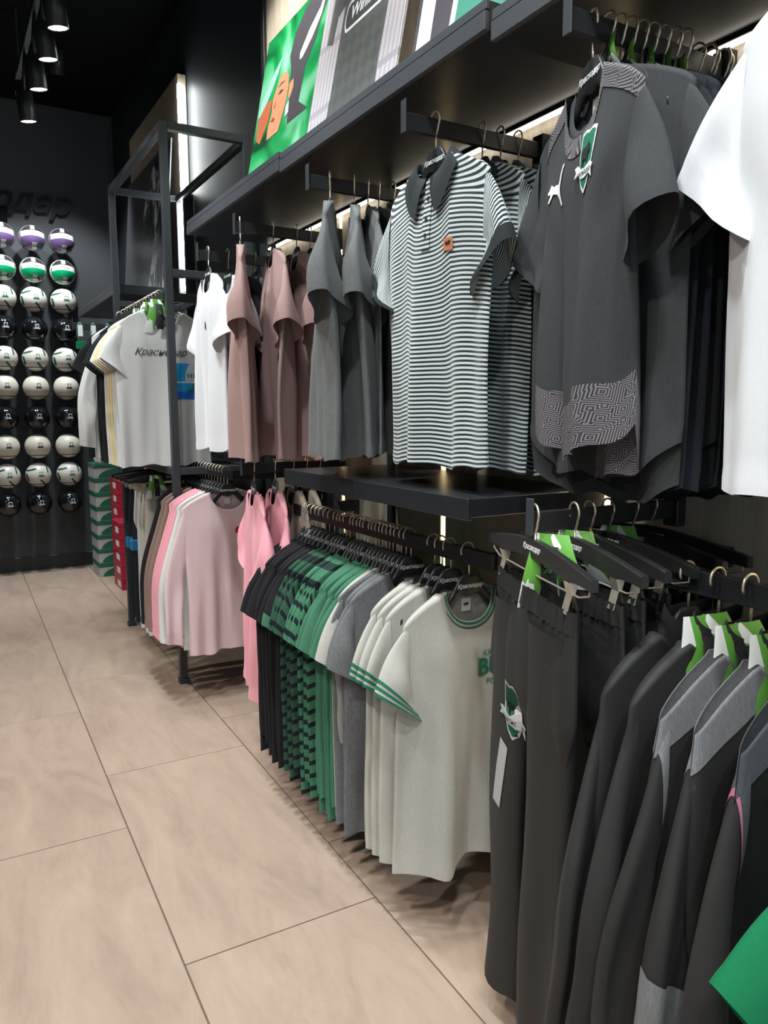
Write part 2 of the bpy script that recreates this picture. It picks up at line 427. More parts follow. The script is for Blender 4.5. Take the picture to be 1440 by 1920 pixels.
put('shelf_board', box_me('board', -.23, .215, -.54, .545, .006, .052, .002), 'shelf', s)
put('front_edge', box_me('edge', -.232, -.218, -.542, .547, 0, .053, .002), 'shelf', s)
# wall uprights
for yy in (-.05, 1.362, 2.496, 3.70):
    u = put('wall_upright', box_me('up', 1.484, 1.499, yy-.02, yy+.02, .02, 2.21 if yy < 3.6 else 3.95, .001), 'blackmetal')
    tag(u, {-.05: 'black wall upright near the right edge of the frame', 1.362: 'black wall upright behind the dark jerseys', 2.496: 'black wall upright behind the grey tees', 3.70: 'tall black upright at the far edge of the wood cladding'}[yy], 'upright')
for yy0, yy1, z, lab in ((-.02, 1.34, 2.02, 'black crossbar on the wall behind the dark jerseys'), (1.384, 2.474, 2.02, 'black crossbar on the wall behind the striped polos'), (2.518, 3.67, 2.02, 'black crossbar on the wall behind the rose tees')):
    tag(put('wall_crossbar', box_me('cb', 1.455, 1.484, yy0, yy1, z, z+.055, .002), 'blackmetal'), lab, 'crossbar')
# ------------------------------------------------------------------ rails
RAILS = {}
def arm_rail(y, z, label, x0=1.03, x1=1.484, th=.014, h=.042, plate=True):
    o = thing('display_arm', label, 'clothes rail', (x1, y, z))
    put('bar', box_me('bar', x0-x1, 0, -th/2, th/2, -h, 0, .0015), 'blackmetal', o)
    if plate:
        put('end_plate', box_me('ep', x0-x1-.004, x0-x1, -th/2-.004, th/2+.004, -h-.006, .028, .001), 'frame', o)
        put('wall_bracket', box_me('wb', -.03, 0, -.02, .02, -h-.02, .02, .002), 'blackmetal', o)
def long_rail(x, y0, y1, z, label, arms, th=.016, h=.045):
    o = thing('hanging_rail', label, 'clothes rail', (x, (y0+y1)/2, z)); hh = (y1-y0)/2
    put('bar', box_me('bar', -th/2, th/2, -hh, hh, -h, 0, .0015), 'blackmetal', o)
    for yy in arms:
        put('support_arm', box_me('arm', th/2, 1.498-x, yy-(y0+y1)/2-.014, yy-(y0+y1)/2+.014, -h, 0, .0015), 'blackmetal', o)
arm_rail(.55, 2.17, 'black display arm holding the white tee at the right edge')
arm_rail(1.10, 2.17, 'black display arm holding the dark sports jerseys')
arm_rail(1.66, 2.17, 'black display arm holding the striped polos')
arm_rail(2.22, 2.17, 'black display arm holding the washed grey tees')
arm_rail(2.89, 2.17, 'black display arm holding the dusty rose tees')
arm_rail(3.37, 2.15, 'black display arm holding the white crew tees under the far shelf end')
arm_rail(2.88, 1.245, 'black display arm holding the candy pink tees')
arm_rail(1.17, 1.245, 'black display arm holding the clip hangers with black trousers')
long_rail(1.22, 1.52, 2.80, 1.082, 'black rail holding the long row of green, grey and off-white tees', (1.53, 2.78))
long_rail(1.22, 3.52, 4.32, 1.165, 'black rail holding the pink and brown long sleeve tops', (3.535, 4.3))
long_rail(1.22, .0, 1.06, 1.150, 'black rail holding the track jackets at the lower right', (1.045, .02))

# ------------------------------------------------------------------ grey steel frame
fr = thing('steel_frame', 'grey square-tube steel frame standing around the printed tees', 'display frame', (1.05, 4.6, 0))
t2 = .019
def fbar(x0, x1, y0, y1, z0, z1, nm='bar'):
    put(nm, box_me('fb', x0-1.05, x1-1.05, y0-4.6, y1-4.6, z0, z1, .002), 'frame', fr)
YA, YB, XI = 3.94, 5.22, 1.475
ZT = 2.86
fbar(1.05-t2, 1.05+t2, YA-t2, YA+t2, .03, ZT, 'post'); fbar(1.05-t2, 1.05+t2, YB-t2, YB+t2, .03, ZT+.01, 'post')
fbar(XI-t2, XI+t2, YA-t2, YA+t2, .03, ZT, 'post'); fbar(XI-t2, XI+t2, YB-t2, YB+t2, 0.03, 2.86, 'post')
for z in (ZT, 2.16, 1.16):
    hh = .038
    fbar(1.05-t2, 1.05+t2, YA+t2, YB-t2, z-hh, z, 'side_rail') if z != 2.16 else None
    fbar(1.05+t2, XI-t2, YA-t2, YA+t2, z-hh, z, 'cross_rail')
    fbar(1.05+t2, XI-t2, YB-t2, YB+t2, z-hh, z, 'cross_rail')
    fbar(XI-t2, XI+t2, YA+t2, YB-t2, z-hh, z, 'side_rail')
fbar(1.05+t2, XI-t2, YA+.04, YB-.04, 1.128, 1.146, 'shelf_board')
for x in (1.05, XI):
    for y in (YA, YB): fbar(x-.026, x+.026, y-.026, y+.026, 0.0, .03, 'foot')
# rail inside the frame
long_rail(1.04, 3.985, 5.30, 2.055, 'black rail in the grey frame holding the printed and yellow tees', (3.99+.03, 5.27))
long_rail(1.17, 4.40, 5.38, 1.145, 'black rail holding the shorts and trousers below the printed tees', (5.36,))
s = shelf('short black shelf on the wall beyond the grey frame', 5.27, 6.75, 2.215, 2.275)

# ------------------------------------------------------------------ garments
rnd = random.Random(3)
class G:
    """torso surface of a hanging top; local frame: hook at origin, plane xz, front faces -y"""
    def __init__(s, w=.50, L=.74, sh=.225, slope=.075, nw=.088, nf=.085, nb=.02, T=.03, A=.012, zt=-.125, seed=0,
                 sleeve='short', sl=.20, cw=.19, th=.03, hem='straight', flare=0, swing=.0, alpha=60, sleevedrop=.25, lean=0):
        s.__dict__.update(locals()); r = random.Random(seed*7+1)
        s.p = [r.uniform(0, 6.28) for _ in range(12)]; s.r = [r.uniform(.7, 1.3) for _ in range(6)]
    def ztop(s, x, front):
        ax = abs(x)
        if ax < s.nw:
            q = ax/s.nw; return s.zt-(s.nf if front else s.nb)*math.sqrt(max(0, 1-q**2.2))
        q = (ax-s.nw)/(s.sh-s.nw); return s.zt-s.slope*(.75*q+.25*q*q*q*q)
    def P(s, sx, t, front, off=0):
        x0 = sx*s.sh; zt = s.ztop(x0, front)
        wob = .006*math.sin(6*sx+s.p[5])+.004*math.sin(13*sx+s.p[6])
        zb = s.zt-s.L+wob
        if s.hem == 'curve': zb += .07*abs(sx)**2.5*(1 if front else .6)-(0 if front else .045)
        z = lerp(zt, zb, t)
        d = s.zt-z
        hw = lerp(s.sh, s.w/2, sm((d-.05)/.25))+s.flare*max(0, d-.3)
        x = sx*hw + s.lean*d*.1
        ramp = sm((d-.03)/.62)
        ed = (1-abs(sx)**3)
        T = lerp(.0125, max(s.T, .0125), sm((d-.01)/.18)); T = lerp(.005, T, 1) if abs(x0) < s.nw else T
        if abs(x0) < s.nw*1.15: T = max(T, lerp(.016, .02, sm(d/.15)))
        th = T*max(0, (1-abs(sx)**2.6))**.6
        F = (2.1 if s.T >= .022 else 1.3)*s.A*ramp*(.75*math.sin(5.3*sx*s.r[0]+s.p[0]+.8*t)+.42*math.sin(10.1*sx*s.r[1]+s.p[1]-1.3*t)+.16*math.sin(19*sx+s.p[2]+2*t))
        F2 = s.A*ramp*.35*math.sin(8*sx*s.r[2]+s.p[3]+(0 if front else 2.2)+t)
        # soft drag folds from the armpit
        F3 = s.A*.35*math.exp(-((t-.33)/.16)**2)*math.sin(16*(abs(sx)*.8+t*1.2)+s.p[4])*abs(sx)
        y = (-th if front else th)+F+(F2+F3)*ed
        if off: y += -off if front else off
        x += s.A*.25*ramp*math.sin(7*t+s.p[7])*abs(sx)
        return Vector((x, y, z))
    def torso(s, t0=0., t1=1., off=0, m=34, n=40, close=True, half=None):
        V, F, U = [], [], []
        for j in range(n+1):
            t = lerp(t0, t1, j/n)
            if t0 == 0: t = t1*(t/t1)**1.15
            for side in (0, 1):
                for i in range(m+1):
                    if side and i in (0, m): continue
                    q = -1+2*i/m
                    q = math.copysign(1-(1-abs(q))**1.15, q)
                    sx = q if side == 0 else -q
                    ho = off+(.0022 if t > .965 and t1 == 1. and not off else 0)
                    p = s.P(sx, t, side == 0, ho); V.append(p)
                    U.append((p.x+side*.7, s.zt-lerp(p.z, s.zt-s.L*t, .55 if t > .1 else t*5.5)))
        R = 2*m
        for j in range(n):
            for k in range(R):
                k2 = (k+1) % R
                F.append((j*R+k, (j+1)*R+k, (j+1)*R+k2, j*R+k2))
        if close and t0 == 0:
            for i in range(0, m):
                def xo(i):
                    q = -1+2*i/m; return math.copysign(1-(1-abs(q))**1.15, q)*s.sh
                if (xo(i)+xo(i+1))/2 > -s.nw*.97 and (xo(i)+xo(i+1))/2 < s.nw*.97: continue
                fi, fj = i, i+1
                bi = (R-i) % R if i > 0 else 0; bj = (R-(i+1)) if i+1 < m else m
                f = [fi, fj] + ([bj] if bj != fj else []) + ([bi] if bi not in (fi, fj) else [])
                if len(f) > 2: F.append(tuple(f))
        return mesh('torso', V, F, True, U)
    def sleeve_pts(s, side, t, phi, off=0):
        sg = side; al = math.radians(s.alpha)
        P0 = Vector((s.sh-.012, 0, s.zt-s.slope+.003)); P1 = Vector((s.w/2-.03, 0, s.zt-s.slope-.20))
        long = s.sleeve == 'long'
        ax = Vector((math.cos(al), 0, -math.sin(al))) if not long else Vector((math.cos(math.radians(80)), 0, -math.sin(math.radians(80))))
        C0 = P0+ax*s.sl
        per = Vector((-ax.z*-1, 0, -ax.x)); per = Vector((ax.z, 0, -ax.x))
        cw = s.cw if not long else .085
        C1 = C0+per*cw*(.96 if not long else 1)+ax*(.02 if not long else 0)
        c = lerp((P0+P1)/2, (C0+C1)/2, t); mvec = lerp(P0-P1, C0-C1, sm(t*1.4) if long else t)
        hm = lerp((P0-P1).length, cw, t if not long else sm(t*1.3)**.8)/2
        m = mvec.normalized()
        if long:   # elbow
            c += Vector((.030*math.sin(PI*t), 0, 0))
        else: c += Vector((.004*math.sin(PI*t), 0, .003*math.sin(PI*t)))
        th = lerp(.0125, s.th, sm(t*1.1)*.35+.65*t)*(1 if not long else lerp(1, .75, t))
        cp, sp = math.cos(phi), math.sin(phi)
        rip = .22*math.sin(3*phi+s.p[8]+4*t)*sm(t*2)+.05*math.sin(9*t+s.p[9]+phi)
        p = c+m*(hm+off*.8)*cp
        y = -(th*(1+rip)+off)*sp*(abs(sp)**-.0)
        y += s.A*1.3*sm(t*1.5)*math.sin(3.2*cp+s.p[10]+side)*.6
        if long: y += .022*math.sin(2.6*t*PI*.6+s.p[11]+side)*t
        y -= s.swing*t**1.3*(1 if side > 0 else 1)
        if not long: p.z += .010*math.sin(3.5*t)*cp*0
        return Vector((p.x*sg, p.y+y, p.z))
    def sleeve_me(s, side, t0=0., t1=1., off=0, n=16, m=24, cap=False):
        V, F, U = [], [], []
        if s.sleeve == 'long' and t1-t0 > .5: n = 34
        for j in range(n+1):
            t = lerp(t0, t1, j/n)
            for k in range(m):
                V.append(s.sleeve_pts(side, t, 2*PI*k/m, off+(.0016 if t > .89 and t1 == 1. and not off and s.sleeve == 'short' else 0))); U.append((k/m*.4, .1+t*s.sl+.02*math.cos(2*PI*k/m)))
        for j in range(n):
            for k in range(m):
                k2 = (k+1) % m
                q = (j*m+k, j*m+k2, (j+1)*m+k2, (j+1)*m+k)
                F.append(q if side > 0 else q[::-1])
        return mesh('sleeve', V, F, True, U)
    def neck_strip(s, width=.017, up=0., out=0., lift=.0015, n=56, tgap=0, y=0):
        """rib following the neckline: offset towards the neck centre (width) and up (up)"""
        V, F, U = [], [], []
        for k in range(n):
            q = 2*PI*k/n; x0 = -s.nw*math.cos(q); front = math.sin(q) < 1e-6 and k > n/2
            front = q > PI
            b = s.P(max(-.999, min(.999, x0/s.sh)), 0, front, 0)
            b.y = (-1 if front else 1)*.018*abs(math.sin(q))**.7
            zc = s.zt+.0
            d = Vector((-x0, 0, (zc+.02)-b.z)); d = d.normalized()
            sgn = -1 if front else 1
            for j in range(5):
                e = j/4-.12
                p = b+d*width*e+Vector((0, sgn*(lift*(math.sin(PI*j/4)+.4))-sgn*.004*e, up*e))
                V.append(p); U.append((q*.09, e*width))
        for k in range(n):
            for j in range(4):
                k2 = (k+1) % n; F.append((k*5+j, k2*5+j, k2*5+j+1, k*5+j+1))
        return mesh('collar', V, F, True, U)
    def polo_collar(s):
        V, F, U = [], [], []; n = 60; m = 7
        gap = .10
        for k in range(n+1):
            q = lerp(-PI/2+gap, 3*PI/2-gap, k/n)   # from front centre (right) round the back to front centre
            x0 = s.nw*math.cos(q); front = math.sin(q) < 0
            b = s.P(max(-.999, min(.999, x0/s.sh)), 0, front, 0); b.y = (-1 if front else 1)*.018*abs(math.sin(q))**.6
            fr_ = max(0, -math.sin(q))
            sx = math.copysign(1, x0) if abs(x0) > 1e-6 else 1
            d = Vector((sx*(.72*(1-fr_)+.42*fr_), 0, -.62*(1-fr_)-.90*fr_)).normalized() if front or abs(math.sin(q)) < .35 else Vector((x0*2, 0, -.8)).normalized()
            L = .050+.036*fr_**3
            sgn = -1 if front else 1
            for j in range(m+1):
                e = j/m
                if e < .25: p = b+Vector((-x0*.10*e*4, sgn*-.002, .020*e*4))
                else:
                    g = (e-.25)/.75
                    p = b+Vector((-x0*.10*(1-g), sgn*(.004+.012*sm(g*2)), .020*(1-g)))+d*L*g
                V.append(p); U.append((q*.1, e*.07))
        for k in range(n):
            for j in range(m): F.append((k*(m+1)+j, k*(m+1)+j+1, (k+1)*(m+1)+j+1, (k+1)*(m+1)+j))
        return mesh('collar', V, F, True, U)
    def on_front(s, x, z, off=.002):
        """point of the front surface at local x,z"""
        t = .5; sx = 0
        for _ in range(14):
            p = s.P(sx, t, True)
            sx += (x-p.x)/max(.1, s.w/2)*.9; sx = max(-.98, min(.98, sx))
            t += (p.z-z)/s.L*.9; t = max(0, min(1, t))
        p = s.P(sx, t, True); return Vector((x, p.y-off, z))
    def drape(s, me, x, z, off=.0022):
        """copy of a flat print pressed on the cloth at x,z"""
        me = me.copy()
        for v in me.vertices:
            c = s.on_front(x+v.co.x, z+v.co.z, off); v.co = (c.x, c.y+v.co.y*.3, c.z)
        return me
_cache = {}
def cget(key, f):
    if key not in _cache: _cache[key] = f()
    return _cache[key]
def gkey(g): return tuple(sorted((k, v) for k, v in g.__dict__.items() if isinstance(v, (int, float, str)) and k not in ('s', 'r')))

# hanger -------------------------------------------------------------
def hanger_meshes():
    # outline: broad neck, arms sloping down, arched opening and lower bow
    W = .172
    def top(x):
        ax = abs(x); return -.086-(.0 if ax < .018 else .048*sm((ax-.018)/.055)) - .072*max(0, (ax-.03)/(W-.03))**1.25
    xs = [(-1+2*i/40)*W for i in range(41)]
    V, F = [], []
    def thick(x): return .005+.004*sm((abs(x)-.05)/.13)
    rows = []
    for x in xs:
        ax = abs(x); h = .060*(1-sm(ax/.075))+.030*sm(ax/.075)*(1-.35*sm((ax-.08)/.12))
        z1 = top(x); z0 = z1-h
        th = thick(x)
        rows.append([(x, -th, z1-.004), (x, -th*.55, z1), (x, th*.55, z1), (x, th, z1-.004), (x, th, z0+.004), (x, th*.55, z0), (x, -th*.55, z0), (x, -th, z0+.004)])
    for r in rows: V += r
    for i in range(len(rows)-1):
        for k in range(8): F.append((i*8+k, i*8+(k+1) % 8, (i+1)*8+(k+1) % 8, (i+1)*8+k))
    F.append(tuple(range(8))[::-1]); F.append(tuple(range((len(rows)-1)*8, len(rows)*8)))
    body = mesh('hanger_body', V, F)
    pts = []
    for i in range(25):
        q = i/24; x = lerp(-.170, .170, q); pts.append((x, 0, -.215-.022*math.sin(PI*q)))
    V, F = tube_geo(pts, .0065, 8)
    bow = mesh('bow', V, F)
    pts = [(0, 0, -.092), (0, 0, -.055)]
    for i in range(7): pts.append((.010*math.sin(PI/2*i/6)*1.0, 0, -.055+.022*i/6))
    R = .0215
    cx, cz = -.006, -.0185
    for i in range(19):
        q = math.radians(-35+i*(245/18)); pts.append((cx+R*math.cos(q), 0, cz+R*math.sin(q)))
    V, F = tube_geo(pts, .0025, 8)
    return body, bow, mesh('hook', V, F)
HB, HW, HK = hanger_meshes()
LOGO = text_me('Краснодар', .0165, .35, .0004, .0002)
def wear(label, x, y, z, rz, group, clip=False):
    h = thing('clothes_hanger', label, 'hanger', (x, y, z), rz, group)
    hb = put('hanger_body', HB, 'hanger', h); put('hook', HK, 'hook', h)
    b = put('bow', HW, 'hanger', h)
    put('logo', LOGO, 'print_white', hb, (0, -.0068, -.116), label='white slanted lettering')
    return h

def make_top(name, label, cat, g, mat, x, y, z, rz, group=None, sleeve_mat=None, collar='crew', collar_mat=None, cuff=None, parts=(), sides=(1, -1), yoke=None, hempanel=None):
    o = thing(name, label, cat, (x, y, z), rz, group); K = gkey(g)
    put('torso', cget((K, 'torso', hempanel is not None), lambda: g.torso(0, .83 if hempanel else 1.)), mat, o)
    if hempanel: put('hem_panel', cget((K, 'hemp'), lambda: g.torso(.828, 1., .0004, n=10)), hempanel, o, label='grey geometric patterned hem panel')
    SL = {}
    for sd in sides:
        SL[sd] = put('sleeve', cget((K, 'sl', sd), lambda: g.sleeve_me(sd)), sleeve_mat or mat, o)
    cm = collar_mat or mat
    if collar == 'crew': put('collar', cget((K, 'crew'), lambda: g.neck_strip()), cm, o)
    elif collar == 'ringer':
        put('collar', cget((K, 'ring0'), lambda: g.neck_strip(.024)), cm, o)
        for i, q in enumerate((.002, .013)):
            put('collar_stripe', cget((K, 'ring', i), lambda: shift_neck(g, q, .0055)), 'print_green', o, label='dark green stripe round the neck')
    elif collar == 'polo': put('collar', cget((K, 'polo'), lambda: g.polo_collar()), cm, o, label='plain dark fold-down collar')
    elif collar == 'stand': put('collar', cget((K, 'stand'), lambda: g.neck_strip(.012, .055)), cm, o)
    if cuff:
        for sd in sides:
            for i, (a0, a1, m_) in enumerate(cuff):
                put('cuff', cget((K, 'cuff', sd, i), lambda: g.sleeve_me(sd, a0, a1, .0036, n=3)), m_, SL[sd])
    if yoke:
        put('yoke', cget((K, 'yoke'), lambda: g.torso(0, .10, .0018, n=6)), yoke, o)
        for sd in sides: put('shoulder_panel', cget((K, 'shp', sd), lambda: g.sleeve_me(sd, 0, .10, .0022, n=5)), yoke, SL[sd])
    if not isinstance(mat, str) or True:
        put('neck_label', cget((K, 'lab'), lambda: box_me('lab', -.016, .016, .0105, .0115, g.zt-g.nb-.042, g.zt-g.nb-.006, 0)), 'label', o)
    return o
def shift_neck(g, q, wdt):
    me = g.neck_strip(wdt, lift=.0032)
    c = Vector((0, 0, g.zt+.02))
    for v in me.vertices:
        d = Vector((c.x-v.co.x, 0, c.z-v.co.z)).normalized(); v.co += d*q
    return me
SIDE = -PI/2          # a top that hangs on a display arm, front to the aisle
USED = set()
def lab(s):
    assert s not in USED, s
    USED.add(s); return s

def ribbon(label, x, y, z, rz, s=1.0, txt='%', group='green and white sale ribbons'):
    o = thing('sale_ribbon', label, 'sale tag', (x, y, z), rz, group); o.scale = (s, s, s)
    def strip(x0, x1, z0, z1, y0, w):
        V, F, U = [], [], []
        for i in range(9):
            q = i/8; xx = lerp(x0, x1, q); zz = lerp(z0, z1, q); yy = y0-.010*math.sin(PI*q)
            dx = w/2*math.cos(math.atan2(x1-x0, z0-z1)*.6)
            V += [(xx-dx, yy+.002, zz), (xx, yy-.003*math.sin(PI*q), zz), (xx+dx, yy+.002, zz)]; U += [(0, q*.2), (w/2, q*.2), (w, q*.2)]
        for i in range(8):
            for j in (0, 1): F.append((i*3+j, (i+1)*3+j, (i+1)*3+j+1, i*3+j+1))
        return mesh('band', V, F, True, U)
    put('printed_band', cget(('rb', 1), lambda: strip(-.012, -.042, -.03, -.165, -.017, .036)), 'ribbon', o, label='green and white zigzag print')
    put('printed_band', cget(('rb', 2), lambda: strip(.012, .048, -.03, -.12, -.017, .034)), 'ribbon', o, label='green and white zigzag print')
    put('black_band', cget(('rb', 3), lambda: strip(0, .004, -.05, -.15, -.028, .028)), 'print_black', o, label='black strip with green percent sign')
    put('percent_sign', text_me(txt, .022, 0, .0003), plain('ribbon_green', GREEN, .5), o, (.002, -.043, -.085))
    return o
# ================================================================== upper arms
gap = lambda a, i: a[i]
# A0: white tee at right edge
g = G(w=.48, L=.735, sh=.225, T=.040, A=.014, seed=41, th=.035, sl=.21, cw=.20, alpha=58)
wear(lab('black hanger holding the white tee at the right edge'), 1.08, .55, 2.185, SIDE, None)
make_top('tshirt', lab('white short sleeve tee hanging at the right edge of the view'), 'tshirt', g, 'white', 1.08, .55, 2.185, SIDE+.02)
g2 = G(w=.48, L=.735, sh=.225, T=.030, A=.012, seed=42, th=.03, sl=.21, cw=.20, alpha=58)
wear(lab('black hanger behind the white tee at the right edge'), 1.17, .55, 2.185, SIDE, None)
make_top('tshirt', lab('second white tee directly behind the one at the right edge'), 'tshirt', g2, 'white', 1.17, .55, 2.185, SIDE)

# A1: dark sports jerseys
gj = G(w=.345, L=.70, sh=.205, T=.034, A=.012, seed=5, th=.036, sl=.23, cw=.155, alpha=64, hem='curve', nw=.080, nf=.10)
q = math.radians(20)
J = make_top('sports_jersey', lab('charcoal sports jersey with patterned hem, front one on its arm'), 'jersey', gj, 'charcoal', 1.10, 1.107, 2.185, SIDE-q, hempanel='maze')
wear(lab('black hanger holding the charcoal jersey with patterned hem'), 1.10, 1.107, 2.185, SIDE-q, 'hangers of the dark jerseys')
put('shoulder_panel', cget((gkey(gj), 'shp2'), lambda: gj.torso(0, .06, .0016, n=4)), 'maze', J, label='grey geometric patterned shoulder panel')
CAT = [(-.50, .05), (-.38, .13), (-.30, .24), (-.20, .20), (-.10, .14), (.05, .16), (.18, .13), (.27, .22), (.33, .40), (.42, .58), (.52, .62), (.54, .55), (.47, .50), (.42, .34), (.37, .12), (.33, -.02), (.36, -.18), (.44, -.36), (.52, -.48), (.44, -.52), (.36, -.42), (.26, -.26), (.14, -.13), (.0, -.08), (-.12, -.06), (-.22, -.16), (-.34, -.26), (-.44, -.24), (-.38, -.17), (-.30, -.08), (-.30, .0), (-.42, -.02)]
def cat_me(s): return poly_extrude('logo', [(x*s, z*s) for x, z in CAT], .0005)
def crest_outline(w, h):
    return [(-.5*w, .5*h), (-.25*w, .54*h), (0, .5*h), (.25*w, .54*h), (.5*w, .5*h), (.47*w, .1*h), (.40*w, -.2*h), (.22*w, -.4*h), (0, -.52*h), (-.22*w, -.4*h), (-.40*w, -.2*h), (-.47*w, .1*h)]
def crest_parts(w, h):
    out = [('crest', poly_extrude('crest', crest_outline(w, h), .0005), 'print_white', 0)]
    out.append(('crest_field', poly_extrude('crest', [(x*.86, z*.88+.01*h) for x, z in crest_outline(w, h)], .0005), 'print_green', .0006))
    bull = [(-.3, .05), (-.33, .17), (-.22, .24), (-.08, .22), (.05, .25), (.16, .30), (.20, .24), (.28, .23), (.30, .14), (.22, .12), (.18, .05), (.20, -.06), (.14, -.06), (.11, .03), (-.10, .02), (-.14, -.07), (-.20, -.07), (-.20, .02), (-.25, .04)]
    out.append(('bull_emblem', poly_extrude('bull', [(x*w, z*h) for x, z in bull], .0005), 'print_black', .0012))
    rib = [(-.72, -.02), (-.5, .0), (-.2, -.10), (.1, -.12), (.4, -.06), (.66, -.12), (.60, -.20), (.68, -.34), (.42, -.24), (.1, -.28), (-.2, -.26), (-.45, -.16), (-.74, -.18), (-.62, -.10)]
    out.append(('crest_banner', poly_extrude('banner', [(x*w, z*h) for x, z in rib], .0005), 'print_white', .0018))
    out.append(('crest_lettering', text_me('Краснодар', w*.21, .3, .0003), 'print_black', .0026, (0, -.18*h)))
    dm = []
    return out
def put_crest(o, g, x, z, w, h):
    root = o
    for t in crest_parts(w, h):
        dx, dz = t[4] if len(t) > 4 else (0, 0)
        p_ = put(t[0], g.drape(t[1], x+dx, z+dz, .0022+t[3]), t[2], root)
        if root is o: root = p_
put('cat_logo', gj.drape(cat_me(.070), -.085, -.300), 'print_white', J, label='white leaping cat logo')
put_crest(J, gj, .055, -.285, .060, .11)
jx = [1.135, 1.16, 1.185, 1.21, 1.235, 1.262, 1.29, 1.315]
jm = ['charcoal', 'black', 'blackblue', 'black', 'navy', 'blackblue', 'black', 'blackblue']
jl = ['plain charcoal sports jersey directly behind the patterned-hem one', 'black sports jersey third on the jersey arm', 'blue-black sports jersey fourth on the jersey arm', 'black sports jersey fifth on the jersey arm', 'dark teal sports jersey with a white cat logo on its sleeve', 'blue-black sports jersey behind the dark teal one', 'black sports jersey second behind the dark teal one', 'blue-black sports jersey third behind the dark teal one']
gjs = [G(w=.46, L=.74+.01*k, sh=.225, T=.011, A=.007, seed=50+k, th=.020, sl=.22, cw=.16, alpha=62+3*k, hem='curve' if k == 0 else 'straight', swing=.01*k) for k in range(3)]
for i, x in enumerate(jx):
    gg = gjs[i % 3]; rr = SIDE-math.radians(8)
    o = make_top('sports_jersey', lab(jl[i]), 'jersey', gg, jm[i], x, 1.10-.004*i, 2.185, rr, 'dark sports jerseys on the arm', parts=())
    wear(lab('black hanger in the dark jersey group, number %s from its front' % ordn[i+1]), x, 1.10-.004*i, 2.185, rr, 'hangers of the dark jerseys')
    if jm[i] == 'navy':
        cm = cat_me(.055).copy()
        K = gg
        for v in cm.vertices:
            p = K.sleeve_pts(1, .62+v.co.z*-2.2, PI*.5-.35+v.co.x*14*-1, .004); v.co = p
        put('cat_logo', cm, 'print_white', o, label='white leaping cat logo on the sleeve')
for i, (x, s_) in enumerate(((1.15, 1), (1.20, 1), (1.252, .9), (1.30, .9), (1.34, .9))):
    ribbon(lab('green and white sale ribbon on the dark jerseys, %s from the front' % ordn[i]), x-.012, 1.08, 2.165, SIDE-.5, s_*.8)
for i in range(5):
    x = 1.375+.022*i; gg = gjs[(i+1) % 3]
    make_top('sports_jersey', lab('dark jersey in the rear bunch near the wall, %s of five' % ordn[i]), 'jersey', gg, ('charcoal', 'blackblue', 'black', 'blackblue', 'black')[i], x, 1.09-.01*(i % 2), 2.18, SIDE, 'rear bunch of dark jerseys by the wall')
    wear(lab('black hanger in the rear jersey bunch near the wall, %s of five' % ordn[i]), x, 1.09-.01*(i % 2), 2.18, SIDE, 'hangers of the rear jersey bunch')

# A2: striped polos
gp = G(w=.50, L=.755, sh=.228, T=.026, A=.011, seed=11, th=.038, sl=.20, cw=.175, alpha=60, nw=.080, nf=.055, hem='straight', zt=-.118)
def polo(x, y, rz, g, label, hl):
    o = make_top('polo_shirt', lab(label), 'polo shirt', g, 'polo', x, y, 2.185, rz, 'striped polo shirts', collar='polo', collar_mat='polotrim', cuff=((.84, 1.01, 'polotrim'),))
    wear(lab(hl), x, y, 2.185, rz, 'hangers of the striped polos'); return o
P1 = polo(1.12, 1.655, SIDE-.02, gp, 'black and white striped polo with orange patch, front of its arm', 'black hanger holding the front striped polo')
def placket(g):
    me = box_me('placket', -.016, .016, -.0006, .0006, -.085, .085, 0)
    bm = bmesh.new(); bm.from_mesh(me); bmesh.ops.subdivide_edges(bm, edges=bm.edges[:], cuts=6, use_grid_fill=True); bm.to_mesh(me); bm.free()
    l = me.uv_layers.new(name='UVMap')
    for lp in me.loops:
        v = me.vertices[lp.vertex_index].co; l.data[lp.index].uv = (v.x, -v.z+.004)
    return g.drape(me, 0, g.zt-g.nf-.075, .0026)
put('placket', placket(gp), 'polo', P1)
for dz in (.035, .085, .125):
    bt = poly_extrude('button', [(.0052*math.cos(k*PI/8), .0052*math.sin(k*PI/8)) for k in range(16)], .0014)
    put('button', gp.drape(bt, 0, gp.zt-gp.nf-dz, .0045), 'print_black', P1)
def fine_rect(w, h, n=8, r=0):
    V, F = [], []
    for j in range(n+1):
        for i in range(n+1): V.append((lerp(-w/2, w/2, i/n), 0, lerp(-h/2, h/2, j/n)))
    for j in range(n):
        for i in range(n): F.append((j*(n+1)+i, j*(n+1)+i+1, (j+1)*(n+1)+i+1, (j+1)*(n+1)+i))
    uv = [(i/n, j/n) for j in range(n+1) for i in range(n+1)]
    return mesh('patch', V, F, True, uv)
put('patch', gp.drape(fine_rect(.036, .030), .095, -.335, .0028), 'orange', P1, label='small orange leather patch')
bull = [(-.3, .05), (-.33, .17), (-.22, .24), (-.08, .22), (.05, .25), (.16, .30), (.20, .24), (.28, .23), (.30, .14), (.22, .12), (.18, .05), (.20, -.06), (.14, -.06), (.11, .03), (-.10, .02), (-.14, -.07), (-.20, -.07), (-.20, .02), (-.25, .04)]
put('patch_emblem', gp.drape(poly_extrude('bull', [(x*.035, z*.035-.002) for x, z in bull], .0004), .095, -.335, .0034), 'print_black', P1, label='small dark bull emblem')
gp2 = G(w=.50, L=.765, sh=.228, T=.018, A=.016, seed=13, th=.03, sl=.21, cw=.175, alpha=54, nw=.080, nf=.055, zt=-.118)
gp3 = G(w=.50, L=.775, sh=.228, T=.016, A=.018, seed=17, th=.03, sl=.21, cw=.175, alpha=58, nw=.080, nf=.055, zt=-.118)
